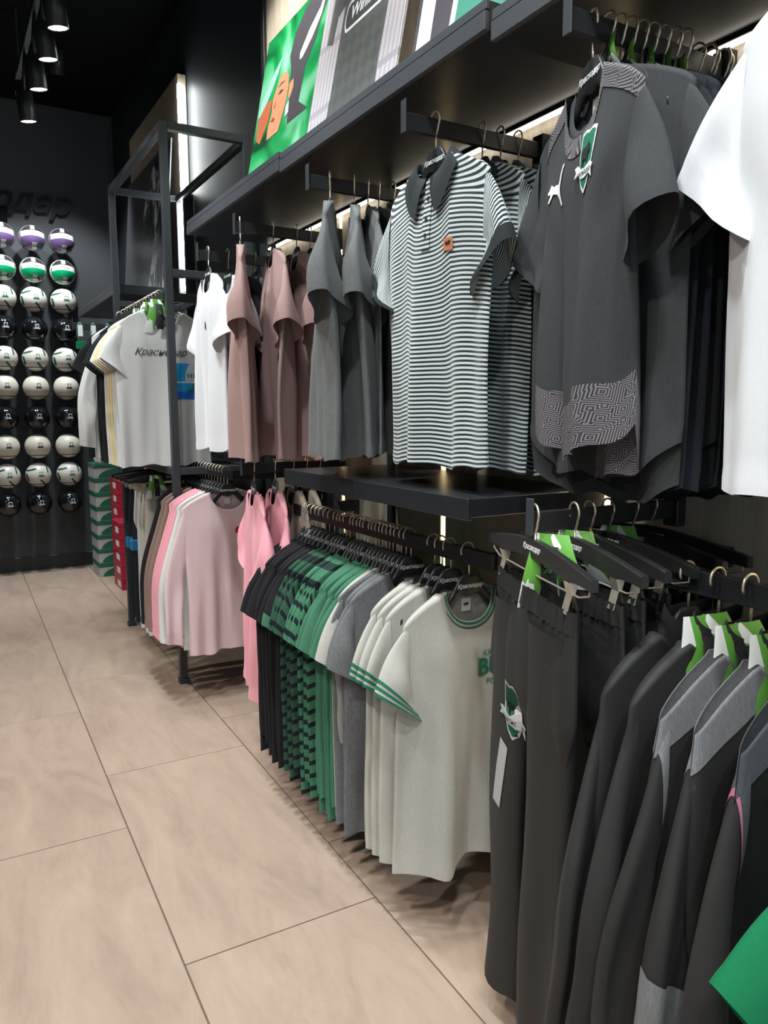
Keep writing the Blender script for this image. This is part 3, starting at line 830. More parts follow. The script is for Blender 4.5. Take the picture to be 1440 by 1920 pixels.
polo(1.265, 1.655, SIDE-.20, gp2, 'striped polo directly behind the front one', 'black hanger holding the second striped polo')
polo(1.325, 1.655, SIDE-.12, gp3, 'striped polo third from the front', 'black hanger holding the third striped polo')
polo(1.385, 1.655, SIDE-.05, gp2, 'striped polo nearest the wall, last on its arm', 'black hanger holding the last striped polo')

# A3: washed grey tees, turned edge-on
gg = [G(w=.54, L=.77, sh=.24, T=.034, A=.016, seed=21+k, th=.052, sl=.24, cw=.20, alpha=70, nw=.075, nf=.07, zt=-.105) for k in range(2)]
ggs = [G(w=.54, L=.76, sh=.24, T=.014, A=.012, seed=24+k, th=.030, sl=.23, cw=.20, alpha=66, nw=.075, nf=.07, zt=-.105) for k in range(2)]
for i, (x, dq, m_, g_, l_) in enumerate(((1.10, 30, 'grey', gg[0], 'washed grey boxy tee turned edge-on, front of the grey group'), (1.185, 26, 'grey', gg[1], 'second washed grey tee behind the front grey one'), (1.235, 22, 'grey', ggs[0], 'third washed grey tee of the grey group'), (1.275, 18, 'greydark', ggs[1], 'dark washed grey tee, fourth of the grey group'), (1.33, 10, 'black', ggs[0], 'black tee behind the washed grey tees'), (1.385, 4, 'black', ggs[1], 'black tee last on the grey tees arm'))):
    rr = SIDE-math.radians(dq)
    make_top('tshirt', lab(l_), 'tshirt', g_, m_, x, 2.21, 2.185, rr, 'washed grey and black tees on one arm')
    wear(lab('black hanger in the washed grey tees group, %s from the front' % ordn[i]), x, 2.21, 2.185, rr, 'hangers of the washed grey tees')

# A4: dusty rose tees
gr = [G(w=.54, L=.80, sh=.24, T=.030, A=.016, seed=31+k, th=.048, sl=.235, cw=.20, alpha=72-4*k, nw=.078, nf=.075, zt=-.115) for k in range(2)]
for i, (x, dq, m_, g_, l_) in enumerate(((1.05, 20, 'rose', gr[0], 'dusty rose tee turned edge-on, front of the rose group'), (1.185, 12, 'rose', gr[1], 'second dusty rose tee behind the front rose one'), (1.285, 9, 'rose', gr[0], 'third dusty rose tee with a small badge near its hem'), (1.345, 5, 'rose', ggs[1], 'fourth dusty rose tee of the rose group'), (1.40, 2, 'beige', ggs[0], 'beige tee last on the dusty rose tees arm'))):
    rr = SIDE-math.radians(dq)
    make_top('tshirt', lab(l_), 'tshirt', g_, m_, x, 2.885, 2.185, rr, 'dusty rose and beige tees on one arm')
    wear(lab('black hanger in the dusty rose tees group, %s from the front' % ordn[i]), x, 2.885, 2.185, rr, 'hangers of the dusty rose tees')
# A5: white crew tees
gw = G(w=.52, L=.76, sh=.235, T=.030, A=.010, seed=61, th=.040, sl=.215, cw=.19, alpha=66, zt=-.125)
gw2 = G(w=.52, L=.78, sh=.235, T=.014, A=.010, seed=62, th=.028, sl=.215, cw=.19, alpha=66, zt=-.125)
for i, (x, dq, m_, g_, l_) in enumerate(((1.075, 4, 'white', gw, 'bright white crew tee with a tiny chest mark under the far shelf end'), (1.165, 0, 'white', gw, 'second bright white crew tee under the far shelf end'), (1.235, 0, 'black', gw2, 'black tee directly behind the two bright white tees'), (1.29, 0, 'white', gw2, 'white tee behind the black one on the white tees arm'), (1.35, 2, 'black', gw2, 'black tee fifth on the white tees arm'), (1.41, 0, 'blackblue', gw2, 'blue-black tee nearest the wall on the white tees arm'))):
    rr = SIDE-math.radians(dq)
    o = make_top('tshirt', lab(l_), 'tshirt', g_, m_, x, 3.365, 2.165, rr, 'white and black tees on one arm')
    if i == 0: put('chest_mark', g_.drape(fine_rect(.013, .030, 3), .02, -.34), 'print_black', o)
    wear(lab('black hanger in the bright white tees group, %s from the front' % ordn[i]), x, 3.365, 2.165, rr, 'hangers of the bright white tees')

# ================================================================== frame rail
gf = G(w=.485, L=.80, sh=.215, T=.030, A=.012, seed=71, th=.035, sl=.21, cw=.20, alpha=58, nw=.10, nf=.10, zt=-.10)
gf2 = G(w=.47, L=.80, sh=.205, T=.014, A=.010, seed=72, th=.024, sl=.21, cw=.20, alpha=58, nw=.10, nf=.10, zt=-.10)
gfl = G(w=.44, L=.80, sh=.205, T=.02, A=.010, seed=73, sleeve='long', th=.030, sl=.66, nw=.10, nf=.10, zt=-.10)
FZ = 2.068
def ftop(y, m_, label, g_=gf2, i=0, x=1.04, name='tshirt', cat='tshirt'):
    o = make_top(name, lab(label), cat, g_, m_, x, y, FZ, 0, 'tees on the grey frame rail'); return o
T1 = ftop(4.07, 'tee_print', 'pale grey tee with script lettering and a blue building print in the grey frame', gf)
put('chest_lettering', gf.drape(text_me('Краснодар', .050, .45, .0004), -.02, -.315, .003), 'print_black', T1)
def print_mat():
    m, nt, b = new_mat('blue_building_print')
    s = sep(nt, coord(nt, 'UV')); u, v = s[0], s[1]
    arch = math_n(nt, 'SQRT', math_n(nt, 'ADD', math_n(nt, 'POWER', math_n(nt, 'SUBTRACT', u, 1.0), 2), math_n(nt, 'POWER', math_n(nt, 'SUBTRACT', v, .58), 2)))
    c = mix(nt, math_n(nt, 'LESS_THAN', arch, .62), (.01, .28, .62), (.42, .50, .52))
    win = math_n(nt, 'MULTIPLY', math_n(nt, 'GREATER_THAN', math_n(nt, 'FRACT', math_n(nt, 'MULTIPLY', u, 10)), .5), math_n(nt, 'MULTIPLY', math_n(nt, 'LESS_THAN', math_n(nt, 'ABSOLUTE', math_n(nt, 'SUBTRACT', v, .66)), .06), math_n(nt, 'GREATER_THAN', u, .45)))
    c = mix(nt, win, c, (.03, .10, .13))
    low = math_n(nt, 'LESS_THAN', v, .48)
    arch2 = math_n(nt, 'SQRT', math_n(nt, 'ADD', math_n(nt, 'POWER', math_n(nt, 'SUBTRACT', u, .25), 2), math_n(nt, 'POWER', math_n(nt, 'MULTIPLY', math_n(nt, 'SUBTRACT', v, .42), 1.6), 2)))
    c2 = mix(nt, math_n(nt, 'LESS_THAN', arch2, .38), (.015, .10, .10), (.01, .27, .60))
    arch3 = math_n(nt, 'SQRT', math_n(nt, 'ADD', math_n(nt, 'POWER', math_n(nt, 'SUBTRACT', u, .3), 2), math_n(nt, 'POWER', math_n(nt, 'MULTIPLY', v, 2.4), 2)))
    c2 = mix(nt, math_n(nt, 'LESS_THAN', arch3, .5), c2, (.008, .12, .55))
    c = mix(nt, low, c, c2)
    line = math_n(nt, 'LESS_THAN', math_n(nt, 'ABSOLUTE', math_n(nt, 'SUBTRACT', v, .47)), .02)
    c = mix(nt, line, c, (.55, .6, .62))
    nt.links.new(c, b.inputs['Base Color']); b.inputs['Roughness'].default_value = .6
    return m
put('chest_print', gf.drape(fine_rect(.17, .185, 16), .125, -.46, .003), print_mat(), T1, label='blue arched building print')
ftop(4.14, 'white', 'white tee directly behind the printed pale grey one')
ftop(4.20, 'offwhite', 'off-white tee third in the grey frame')
ftop(4.27, 'yellow', 'pale yellow tee behind the off-white tees in the grey frame')
ftop(4.34, 'yellow', 'second pale yellow tee in the grey frame')
ftop(4.42, 'offwhite', 'off-white tee between the yellow and the black ones in the frame')
ftop(4.56, 'black', 'black tee behind the pale yellow ones in the grey frame', x=1.04)
ftop(4.66, 'black', 'second black tee in the grey frame', x=1.04)
ftop(4.82, 'offwhite', 'off-white long sleeve top far back in the grey frame', gfl, name='long_sleeve_top', cat='sweatshirt')
ftop(4.92, 'mint', 'cool white long sleeve top far back in the grey frame', gfl, name='long_sleeve_top', cat='sweatshirt')
ftop(5.06, 'black', 'black tee farthest back in the grey frame')
fy = [4.07, 4.14, 4.20, 4.27, 4.34, 4.42, 4.49, 4.56, 4.66, 4.74, 4.82, 4.92, 5.06]
for i, y in enumerate(fy):
    wear(lab('black hanger on the grey frame rail, %s from the front' % (ordn+[''])[i]), 1.04, y, FZ, 0, 'hangers on the grey frame rail')
    if i < 8 and i != 6:
        ribbon(lab('green and white sale ribbon on the grey frame rail, %s from the front' % ordn[i]), 1.02+.01*(i % 3), y-.012, FZ-.01, -.1, 1.25 if i == 0 else .85)
arm_rail(5.24, 2.01, 'short black arm on the grey frame holding the green lanyards', .78, 1.03)
for i, (x, y) in enumerate(((.82, 5.22), (.90, 5.20), (.99, 5.18))):
    t = thing('green_lanyard', lab('green lanyard with white tag beyond the framed tees, %s from left' % ordn[i]), 'lanyard', (x, 5.24, 1.945))
    V, F = tube_geo([(0, 0, .069), (.012, -.013, .05), (.02, -.013, .0), (.01, -.013, -.06), (-.01, -.013, -.06), (-.02, -.013, 0), (-.012, -.013, .05), (0, 0, .069)], .004, 6)
    put('cord', mesh('cord', V, F), 'green', t); put('white_tag', box_me('tag', -.014, .014, -.022, -.018, -.02, .05, .001), 'print_white', t)
    put('cord_band', box_me('cb', -.03, .03, -.018, -.009, -.10, -.05, .002), 'vivid', t)

# ================================================================== lower rails
Lz = 1.094
# ringer tees
gn = G(w=.46, L=.775, sh=.215, T=.032, A=.012, seed=81, th=.030, sl=.195, cw=.185, alpha=62, nw=.098, nf=.105, zt=-.128)
gns = G(w=.46, L=.775, sh=.215, T=.014, A=.010, seed=82, th=.024, sl=.195, cw=.185, alpha=66, nw=.098, nf=.105, zt=-.128)
CUFF = ((.80, .84, 'print_green'), (.88, .92, 'print_green'), (.96, 1.0, 'print_green'))
for i, (y, g_, l_) in enumerate(((1.63, gn, 'heather off-white tee with green-striped collar and green lettering, front of the long row'), (1.715, gns, 'second off-white tee with green-striped collar'), (1.757, gns, 'third off-white tee with green-striped collar'), (1.795, gns, 'fourth off-white tee with green-striped collar'))):
    o = make_top('ringer_tshirt', lab(l_), 'tshirt', g_, 'ringer', 1.22, y, Lz, 0 if i else .03, 'off-white tees with green-striped collars', collar='ringer', cuff=CUFF)
    wear(lab('black hanger of the off-white striped-collar tees, %s from the front' % ordn[i]), 1.22, y, Lz, 0 if i else .03, 'hangers of the off-white striped-collar tees')
    if i == 0:
        for s_, sz, dz, b_ in (('KRASNODAR', .024, .040, 0), ('BULLS', .066, 0, .0022), ('FOOTBALL', .024, -.042, 0)):
            put('chest_lettering', gn.drape(text_me(s_, sz, 0, .0003, b_), .100, -.345+dz, .003), 'print_green', o, label='dark green college style lettering')
        put('neck_emblem', poly_extrude('bull', [(x*.03, z*.03) for x, z in bull], .0004), 'print_black', o, (0, .0095, gn.zt-gn.nb-.026))
# grey, green, striped, black tees
gl = [G(w=.47, L=.745+.022*((k*3) % 4), sh=.215, T=.011, A=.010, seed=90+k, th=.021, sl=.205, cw=.18, alpha=64+3*(k % 3), nw=.092, nf=.085, zt=-.128) for k in range(4)]
glf = G(w=.47, L=.80, sh=.215, T=.022, A=.012, seed=97, th=.030, sl=.21, cw=.18, alpha=68, nw=.092, nf=.085, zt=-.128)
row = [('heather', 'heather grey tee', 3), ('ringer', 'off-white tee', 1), ('green', 'plain green tee', 6), ('blocks', 'green tee with dark block stripes', 5), ('darkblocks', 'dark tee with green block stripes', 4), ('blacktee', 'black tee', 7)]
ys = [1.925, 1.952, 1.98, 2.005, 2.03, 2.053, 2.076, 2.099, 2.122, 2.145, 2.18, 2.203, 2.226, 2.25, 2.275, 2.325, 2.35, 2.375, 2.40, 2.445, 2.485, 2.52, 2.555, 2.59, 2.625, 2.665]
i = 0
for m_, what, cnt in row:
    for k in range(cnt):
        y = ys[i]; wh = what if not (m_ == 'blacktee' and k == 0) else 'black tee with green-trimmed sleeves'
        g_ = glf if i in (0, 19) else gl[i % 4]
        cf = ((.80, .99, 'green'),) if wh != what else None
        nth = ', %s from near end' % ordn[k] if cnt > 1 and wh == what else ''
        rz = .055*math.sin(i*2.3)+.02*math.sin(i*5.1)
        make_top('tshirt', lab('%s in the long lower row%s' % (wh, nth)), 'tshirt', g_, m_, 1.22, y, Lz, rz, 'tees of the long lower row', cuff=cf)
        wear(lab('black hanger of the %s in the lower row%s' % (wh.replace(' with dark block stripes', ' with dark blocks').replace(' with green block stripes', ' with green blocks').replace(' with green-trimmed sleeves', ' with trimmed sleeves'), ', %s of those' % ordn[k] if nth else '')), 1.22, y, Lz, rz, 'hangers of the long lower row')
        i += 1

# L1 long sleeve tops
go = G(w=.45, L=.80, sh=.235, T=.030, A=.014, seed=101, sleeve='long', th=.036, sl=.66, nw=.105, nf=.10, zt=-.125)
gos = G(w=.45, L=.80, sh=.235, T=.016, A=.010, seed=102, sleeve='long', th=.028, sl=.68, nw=.105, nf=.10, zt=-.125)
L1 = [(3.63, 'lightpink', go, 'light pink long sleeve top with small red patch, front of its rail'), (3.715, 'mint', gos, 'cool white long sleeve top behind the light pink one'), (3.765, 'pink', gos, 'candy pink long sleeve top behind the cool white one'), (3.81, 'pink', gos, 'second candy pink long sleeve top'), (3.855, 'pink', gos, 'third candy pink long sleeve top'), (3.95, 'brown', gos, 'taupe brown long sleeve top'), (4.02, 'brown', gos, 'second taupe brown long sleeve top, farther one'), (4.12, 'blacktee', gos, 'black long sleeve top behind the taupe brown ones')]
for i, (y, m_, g_, l_) in enumerate(L1):
    o = make_top('long_sleeve_top', lab(l_), 'sweatshirt', g_, m_, 1.22, y, 1.178, .02*math.sin(i*3), 'long sleeve tops on one rail', cuff=((.93, 1.0, m_),))
    if i == 0: put('chest_patch', g_.drape(poly_extrude('patch', [(-.020, -.016), (-.022, .004), (-.010, .018), (.004, .016), (.010, .022), (.020, .016), (.022, -.016)], .0008), .045, -.315, .003), 'red', o, label='small red patch')
for i in range(12):
    wear(lab('black hanger with gold hook on the long sleeve rail, %s from front' % ordn[i]), 1.22, 3.63+.0505*i, 1.178, .01*math.sin(i), 'hangers of the long sleeve rail')

# L2 candy pink tees on arm
gk = [G(w=.50, L=.82, sh=.235, T=.030, A=.014, seed=111+k, th=.045, sl=.22, cw=.19, alpha=70, nw=.08, nf=.075, zt=-.125) for k in range(2)]
for i, (x, dq, m_, g_, l_) in enumerate(((1.08, 12, 'pink', gk[0], 'candy pink tee on the low arm, front one'), (1.17, 12, 'pink', gk[1], 'second candy pink tee on the low arm'), (1.25, 10, 'beige', gw2, 'beige tee behind the candy pink tees'), (1.31, 10, 'beige', gw2, 'second beige tee behind the candy pink tees'), (1.37, 6, 'black', gw2, 'black tee last on the candy pink tees arm'))):
    rr = SIDE-math.radians(dq)
    make_top('tshirt', lab(l_), 'tshirt', g_, m_, x, 2.88, 1.258, rr, 'pink, beige and black tees on the low arm')
    wear(lab('black hanger in the candy pink tees group, %s from the front' % ordn[i]), x, 2.88, 1.258, rr, 'hangers of the candy pink tees')

# ------------------------------------------------------------------ trousers
def trousers_meshes(w=.40, hw=.43, L=1.00, seed=0, T=.03, crotch=.29, lw=.165):
    r = random.Random(seed); ph = [r.uniform(0, 6.28) for _ in range(6)]
    V, F, U = [], [], []; m = 36; n = 14
    def hip(q, t, off=0):
        a_ = 2*PI*q; s_ = math.cos(a_); z = -t*crotch*1.04
        hwid = lerp(w/2, hw/2, sm(t*1.3)); x = s_*hwid
        y = -math.copysign(abs(math.sin(a_))**.8, math.sin(a_))*lerp(.016, T, sm(t*2))
        y *= 1-.75*sm((t-.72)/.28); x *= 1-.10*sm((t-.72)/.28)
        y += .006*t*math.sin(7*s_+ph[0])+.0035*math.sin(55*s_+ph[1])*(1-sm(t*2.2))+.004*t*math.sin(16*s_+ph[2])
        return Vector((x, y-off*math.sin(a_), z))
    for j in range(n+1):
        for k in range(m*2): V.append(hip(k/(m*2), j/n)); U.append((k/40, j*.02))
    R = m*2
    for j in range(n):
        for k in range(R): F.append((j*R+k, j*R+(k+1) % R, (j+1)*R+(k+1) % R, (j+1)*R+k))
    hips = mesh('hips', V, F, True, U)
    def leg(sg):
        V, F, U = [], [], []; n = 40; m = 28
        for j in range(n+1):
            t = j/n; z = lerp(-.06, -L, t)
            half = lerp(hw/4*.86, lw/2, sm((t-.1)*1.15)); cx = lerp(hw/4*.92, .118, sm(t*1.1))*sg
            for k in range(m):
                a_ = 2*PI*k/m; c_, s_ = math.cos(a_), math.sin(a_)
                yy = -(lerp(T*.95, T*.9, t)+.004*math.sin(3*a_+ph[3]))*math.copysign(abs(s_)**.9, s_)
                yy += .012*t*math.sin(3.5*c_*1+ph[4]+2*t+sg)+.006*math.sin(9*t+ph[5]+sg*2)*t
                V.append(Vector((cx+c_*half, yy, z+.006*math.sin(4*a_)*t-.01*t*c_))); U.append((k/20, t))
        for j in range(n):
            for k in range(m): F.append((j*m+k, j*m+(k+1) % m, (j+1)*m+(k+1) % m, (j+1)*m+k))
        return mesh('leg', V, F, True, U)
    V, F, U = [], [], []
    for j in range(7):
        for k in range(R*2):
            q = k/(R*2); p = hip(q, j/6*.14, .003); p.y -= .0026*math.sin(110*math.cos(2*PI*q))*math.sin(2*PI*q); V.append(p); U.append((k/40, j*.01))
    R2 = R*2
    for j in range(6):
        for k in range(R2): F.append((j*R2+k, j*R2+(k+1) % R2, (j+1)*R2+(k+1) % R2, (j+1)*R2+k))
    return hips, leg(1), leg(-1), mesh('waistband', V, F, True, U), (lambda x, z: None)
def clip_hanger(label, x, y, z, rz, group):
    o = thing('clip_hanger', label, 'hanger', (x, y, z), rz, group)
    def bar():
        W = .262; V, F = [], []
        xs = [(-1+2*i/24)*W for i in range(25)]
        for x_ in xs:
            q = abs(x_)/W; zt = -.068-.028*q**1.6; h = .038-.016*sm((q-.5)*2); th = .0075
            V.extend([(x_, -th, zt-.002), (x_, -th+.002, zt), (x_, th-.002, zt), (x_, th, zt-.002), (x_, th, zt-h), (x_, -th, zt-h)])
        for i in range(24):
            for k in range(6): F.append((i*6+k, i*6+(k+1) % 6, (i+1)*6+(k+1) % 6, (i+1)*6+k))
        F.append(tuple(range(6))[::-1]); F.append(tuple(range(24*6, 25*6)))
        return mesh('bar', V, F, False)
    put('hanger_body', cget('clipbar', bar), 'hangerwood', o); put('hook', HK, 'hook', o)
    def wire():
        V, F = tube_geo([(-.245, 0, -.108), (-.245, 0, -.128), (-.205, 0, -.140), (0, 0, -.142), (.205, 0, -.140), (.245, 0, -.128), (.245, 0, -.108)], .002, 8)
        return mesh('wire', V, F)
    put('wire', cget('clipwire', wire), 'steel', o)
    def clipm():
        V = [(-.013, -.009, -.118), (.013, -.009, -.118), (.013, .009, -.118), (-.013, .009, -.118), (-.013, -.003, -.142), (.013, -.003, -.142), (.013, .003, -.142), (-.013, .003, -.142), (-.013, -.012, -.178), (.013, -.012, -.178), (.013, .012, -.178), (-.013, .012, -.178)]
        F = [(0, 1, 5, 4), (2, 3, 7, 6), (4, 5, 9, 8), (6, 7, 11, 10), (0, 4, 7, 3), (1, 2, 6, 5)]
        me = mesh('clip', V, F, False); return me
    for sx in (-1, 1): put('clip', cget('clipm', clipm), 'steel', o, (sx*.170, 0, 0))
    put('logo', LOGO, 'print_white', o, (0, -.0086, -.086), label='white slanted lettering')
    return o
TRM = trousers_meshes(); TRS = trousers_meshes(seed=4, T=.016)
def trousers(label, x, y, z, rz, mat, group=None, thin=True, name='trousers'):
    t_ = TRS if thin else TRM
    o = thing(name, label, 'trousers', (x, y, z), rz, group)
    put('hips', t_[0], mat, o); put('leg', t_[1], mat, o); put('leg', t_[2], mat, o); put('waistband', t_[3], mat, o, label='gathered elastic waistband')
    return o
pq = -(PI/2+math.radians(19))
pz = 1.258
TP = trousers(lab('black sports trousers with club crest and white bar, front of the clip hangers'), 1.035, 1.16, pz-.165, pq, 'pants', None, False)
clip_hanger(lab('black clip hanger of the front black trousers with the crest'), 1.035, 1.16, pz, pq, 'clip hangers of the black trousers')
TP.rotation_euler = (0, .035, pq)
def leg_drape(me, x, z, off):
    """press a print on the front leg (left in view)"""
    me = me.copy(); L = TRM[2]
    from mathutils.bvhtree import BVHTree
    bv = cget('legbvh', lambda: BVHTree.FromPolygons([v.co.copy() for v in L.vertices]+[v.co.copy() for v in TRM[0].vertices], [tuple(p.vertices) for p in L.polygons]+[tuple(i+len(L.vertices) for i in p.vertices) for p in TRM[0].polygons]))
    for v in me.vertices:
        h = bv.ray_cast(Vector((x+v.co.x, -.3, z+v.co.z)), Vector((0, 1, 0)))
        yy = h[0].y if h[0] else -.01
        v.co = (x+v.co.x, yy-off, z+v.co.z)
    return me
_root = TP
for t in crest_parts(.080, .125):
    dx, dz = t[4] if len(t) > 4 else (0, 0)
    p_ = put(t[0], leg_drape(t[1], -.035+dx, -.29+dz, .002+t[3]), t[2], _root)
    if _root is TP: _root = p_
put('white_bar', leg_drape(poly_extrude('bar', [(-.006, .075), (.030, .065), (.008, -.09), (-.034, -.088), (-.020, 0)], .0006), -.080, -.445, .0025), 'print_white', TP, label='white reflective bar')
for i, (x, y, dq) in enumerate(((1.125, 1.14, 17), (1.18, 1.15, 14), (1.24, 1.155, 10), (1.32, 1.16, 8), (1.385, 1.165, 4))):
    rr = -(PI/2+math.radians(dq))
    trousers(lab('plain black sports trousers on a clip hanger, %s behind the crested pair' % ordn[i]), x, y, pz-.165, rr, 'pants', 'plain black trousers on clip hangers')
    clip_hanger(lab('black clip hanger of plain trousers, %s behind the crested pair' % ordn[i]), x, y, pz, rr, 'clip hangers of the black trousers')
for i, (x, y) in enumerate(((1.075, 1.15), (1.15, 1.16), (1.28, 1.165))):
    ribbon(lab('green and white sale ribbon on the clip hangers, %s from the front' % ordn[i]), x, y-.005, pz-.02, -1.05, 1.2, ('%', 'M', '%')[i])

# ------------------------------------------------------------------ track jackets
gt = [G(w=.50, L=.74, sh=.225, T=.030, A=.012, seed=120+k, sleeve='long', th=.042, sl=.64, nw=.078, nf=.05, slope=.10, zt=-.12, lean=0) for k in range(3)]
JK = [(.93, gt[0], 'jacket', None, 'plain black track jacket, farthest on its rail beside the trousers'),
      (.865, gt[1], 'jacket', None, 'second plain black track jacket from the far end'),
      (.80, gt[2], 'jacket', 'jgrey', 'black track jacket with mesh grey shoulders, farther one'),
      (.735, gt[0], 'jacket', 'jgrey', 'black track jacket with mesh grey shoulders, nearer one'),
      (.655, gt[1], 'ribblack', 'jslate', 'ribbed black track top with slate shoulders and pink cat logo')]
for i, (y, g_, m_, yk, l_) in enumerate(JK):
    o = make_top('track_jacket', lab(l_), 'jacket', g_, m_, 1.22, y, 1.162, .0, 'track jackets at the lower right', collar='stand', yoke=yk, sleeve_mat='jacket')
    wear(lab('black hanger of the track jackets, %s from the far end' % ordn[i]), 1.22, y, 1.162, 0, 'hangers of the track jackets')
    if yk == 'jgrey' and i == 3:
        for sd in (-1,):
            put('elbow_panel', g_.sleeve_me(sd, .55, .80, .002, n=8), 'jgrey', o, label='grey mesh sleeve panel')
    if i == 4:
        put('cat_logo', g_.drape(cat_me(.05), -.02, -.30, .003), 'pinklogo', o, label='pink leaping cat logo')
        put('shoulder_piping', g_.sleeve_me(-1, .095, .115, .003, n=2), 'pinklogo', o, label='pink piping')
    ribbon(lab('green and white sale ribbon on the track jackets, %s from the far end' % ordn[i]), 1.185, y-.042, 1.135, -.15, 1.75, '%')
gv = G(w=.50, L=.70, sh=.225, T=.03, A=.012, seed=131, th=.04, sl=.24, cw=.20, alpha=45)
make_top('tshirt', lab('vivid green short sleeve top at the lower right corner'), 'tshirt', gv, 'vivid', 1.17, .44, 1.09, -.25)
wear(lab('black hanger of the vivid green top at the lower right corner'), 1.17, .44, 1.09, -.25, None)

# ------------------------------------------------------------------ trousers and shorts under the frame
for i, (y, m_, l_) in enumerate(((4.46, 'cream', 'cream trousers under the printed tees, nearest of the row'), (4.54, 'cream', 'second cream trousers under the printed tees'), (4.66, 'white', 'white trousers under the printed tees'), (4.80, 'blackblue', 'black trousers with blue band and white lower panel beside the white ones'), (4.92, 'blackblue', 'black trousers with blue band, farther pair'))):
    x = (1.10, 1.10, 1.08, 1.04, 1.02)[i]
    o = thing('trousers', lab(l_), 'trousers', (1.17, y, 1.157-.165), 0, 'trousers under the printed tees')
    t_ = TRS; zs = .92
    for nm, me_ in (('hips', t_[0]), ('leg', t_[1]), ('leg', t_[2]), ('waistband', t_[3])):
        p_ = put(nm, me_, m_, o); p_.scale = (.9, 1, .86)
    if i >= 3:
        for sg in (-1, 1):
            put('blue_band', box_me('bb', sg*.1-.092, sg*.1+.092, -.026, .026, -.40, -.33, .008), 'blue', o)
            put('white_panel', box_me('wp', sg*.1-.050, sg*.1+.060, -.024, .024, -.80, -.43, .008), 'cream', o)
    clip_hanger(lab('black clip hanger under the printed tees, %s from the front' % ordn[i]), 1.17, y, 1.157, 0, 'clip hangers under the printed tees')
ribbon(lab('green and white sale ribbon under the printed tees'), 1.05, 4.40, 1.12, 0, 1.0)

# ------------------------------------------------------------------ balls on the back wall
def base_ball(name, base):
    m, nt, b = new_mat(name); s = sep(nt, coord(nt, 'Object')); b.inputs['Roughness'].default_value = .32
    return m, nt, b, s
R_ = .107
def box_mask(nt, s, cx, cz, hw, hh, rot=0):
    x = math_n(nt, 'SUBTRACT', s[0], cx); z = math_n(nt, 'SUBTRACT', s[2], cz)
    if rot:
        c_, s_ = math.cos(rot), math.sin(rot)
        x, z = math_n(nt, 'ADD', math_n(nt, 'MULTIPLY', x, c_), math_n(nt, 'MULTIPLY', z, s_)), math_n(nt, 'SUBTRACT', math_n(nt, 'MULTIPLY', z, c_), math_n(nt, 'MULTIPLY', x, s_))
    return math_n(nt, 'MULTIPLY', math_n(nt, 'LESS_THAN', math_n(nt, 'ABSOLUTE', x), hw), math_n(nt, 'LESS_THAN', math_n(nt, 'ABSOLUTE', z), hh))
def volley(name, col, rim):
    m, nt, b, s = base_ball(name, None)
    c = mix(nt, math_n(nt, 'LESS_THAN', s[2], .004), (.028, .022, .028), col)
    c = mix(nt, box_mask(nt, s, .0, .088, .016, .03), c, (.62, .63, .60))
    c = mix(nt, box_mask(nt, s, .01, -.082, .020, .034), c, (.52, .53, .50))
    c = mix(nt, box_mask(nt, s, .055, -.075, .026, .024, .5), c, (.03, .028, .03))
    r2 = math_n(nt, 'SQRT', math_n(nt, 'ADD', math_n(nt, 'POWER', s[0], 2), math_n(nt, 'POWER', s[2], 2)))
    c = mix(nt, math_n(nt, 'GREATER_THAN', r2, .0985), c, rim)
    c = mix(nt, math_n(nt, 'GREATER_THAN', r2, .106), c, (.02, .02, .024))
    zc = math_n(nt, 'ADD', s[2], math_n(nt, 'MULTIPLY', math_n(nt, 'POWER', s[0], 2), 1.4))
    band = math_n(nt, 'MULTIPLY', math_n(nt, 'LESS_THAN', math_n(nt, 'ABSOLUTE', math_n(nt, 'SUBTRACT', zc, .028)), .022), math_n(nt, 'LESS_THAN', math_n(nt, 'ABSOLUTE', s[0]), .092))
    c = mix(nt, band, c, (.72, .72, .69))
    nt.links.new(c, b.inputs['Base Color']); return m
def football(name, stroke):
    m, nt, b, s = base_ball(name, None); c = (.70, .67, .62)
    k = box_mask(nt, s, -.060, .050, .038, .007, .25); k2 = box_mask(nt, s, .066, .050, .006, .030, .15)
    k3 = box_mask(nt, s, .030, -.066, .038, .008, -.85); k4 = box_mask(nt, s, -.092, -.02, .006, .035, .2)
    mk = math_n(nt, 'MAXIMUM', math_n(nt, 'MAXIMUM', k, k2), math_n(nt, 'MAXIMUM', k3, k4))
    nt.links.new(mix(nt, mk, c, stroke), b.inputs['Base Color']); return m
M['b_purple'] = volley('purple_volleyball', (.13, .075, .20), (.30, .28, .33))
M['b_green'] = volley('green_volleyball', (.0, .32, .12), (.60, .64, .60))
M['b_foot'] = football('green_stroke_football', (.01, .10, .05))
M['b_white'] = plain('white_football', (.68, .645, .56), .42)
M['b_black'] = plain('black_football', (.006, .007, .009), .12, coat=.5)
def ball_mesh(seam='foot'):
    bm = bmesh.new(); bmesh.ops.create_uvsphere(bm, u_segments=40, v_segments=24, radius=R_)
    me = bpy.data.meshes.new('ball'); bm.to_mesh(me); bm.free(); me.transform(Matrix.Rotation(PI/2, 4, 'X'))
    me.polygons.foreach_set('use_smooth', [True]*len(me.polygons)); me.materials.append(None); return me
BM_ = ball_mesh()
def on_ball(me, dx, dz, off=.0012):
    me = me.copy()
    for v in me.vertices:
        x, z = v.co.x+dx, v.co.z+dz; v.co = (x, -math.sqrt(max(1e-5, (R_+off)**2-x*x-z*z))+v.co.y*.2, z)
    return me
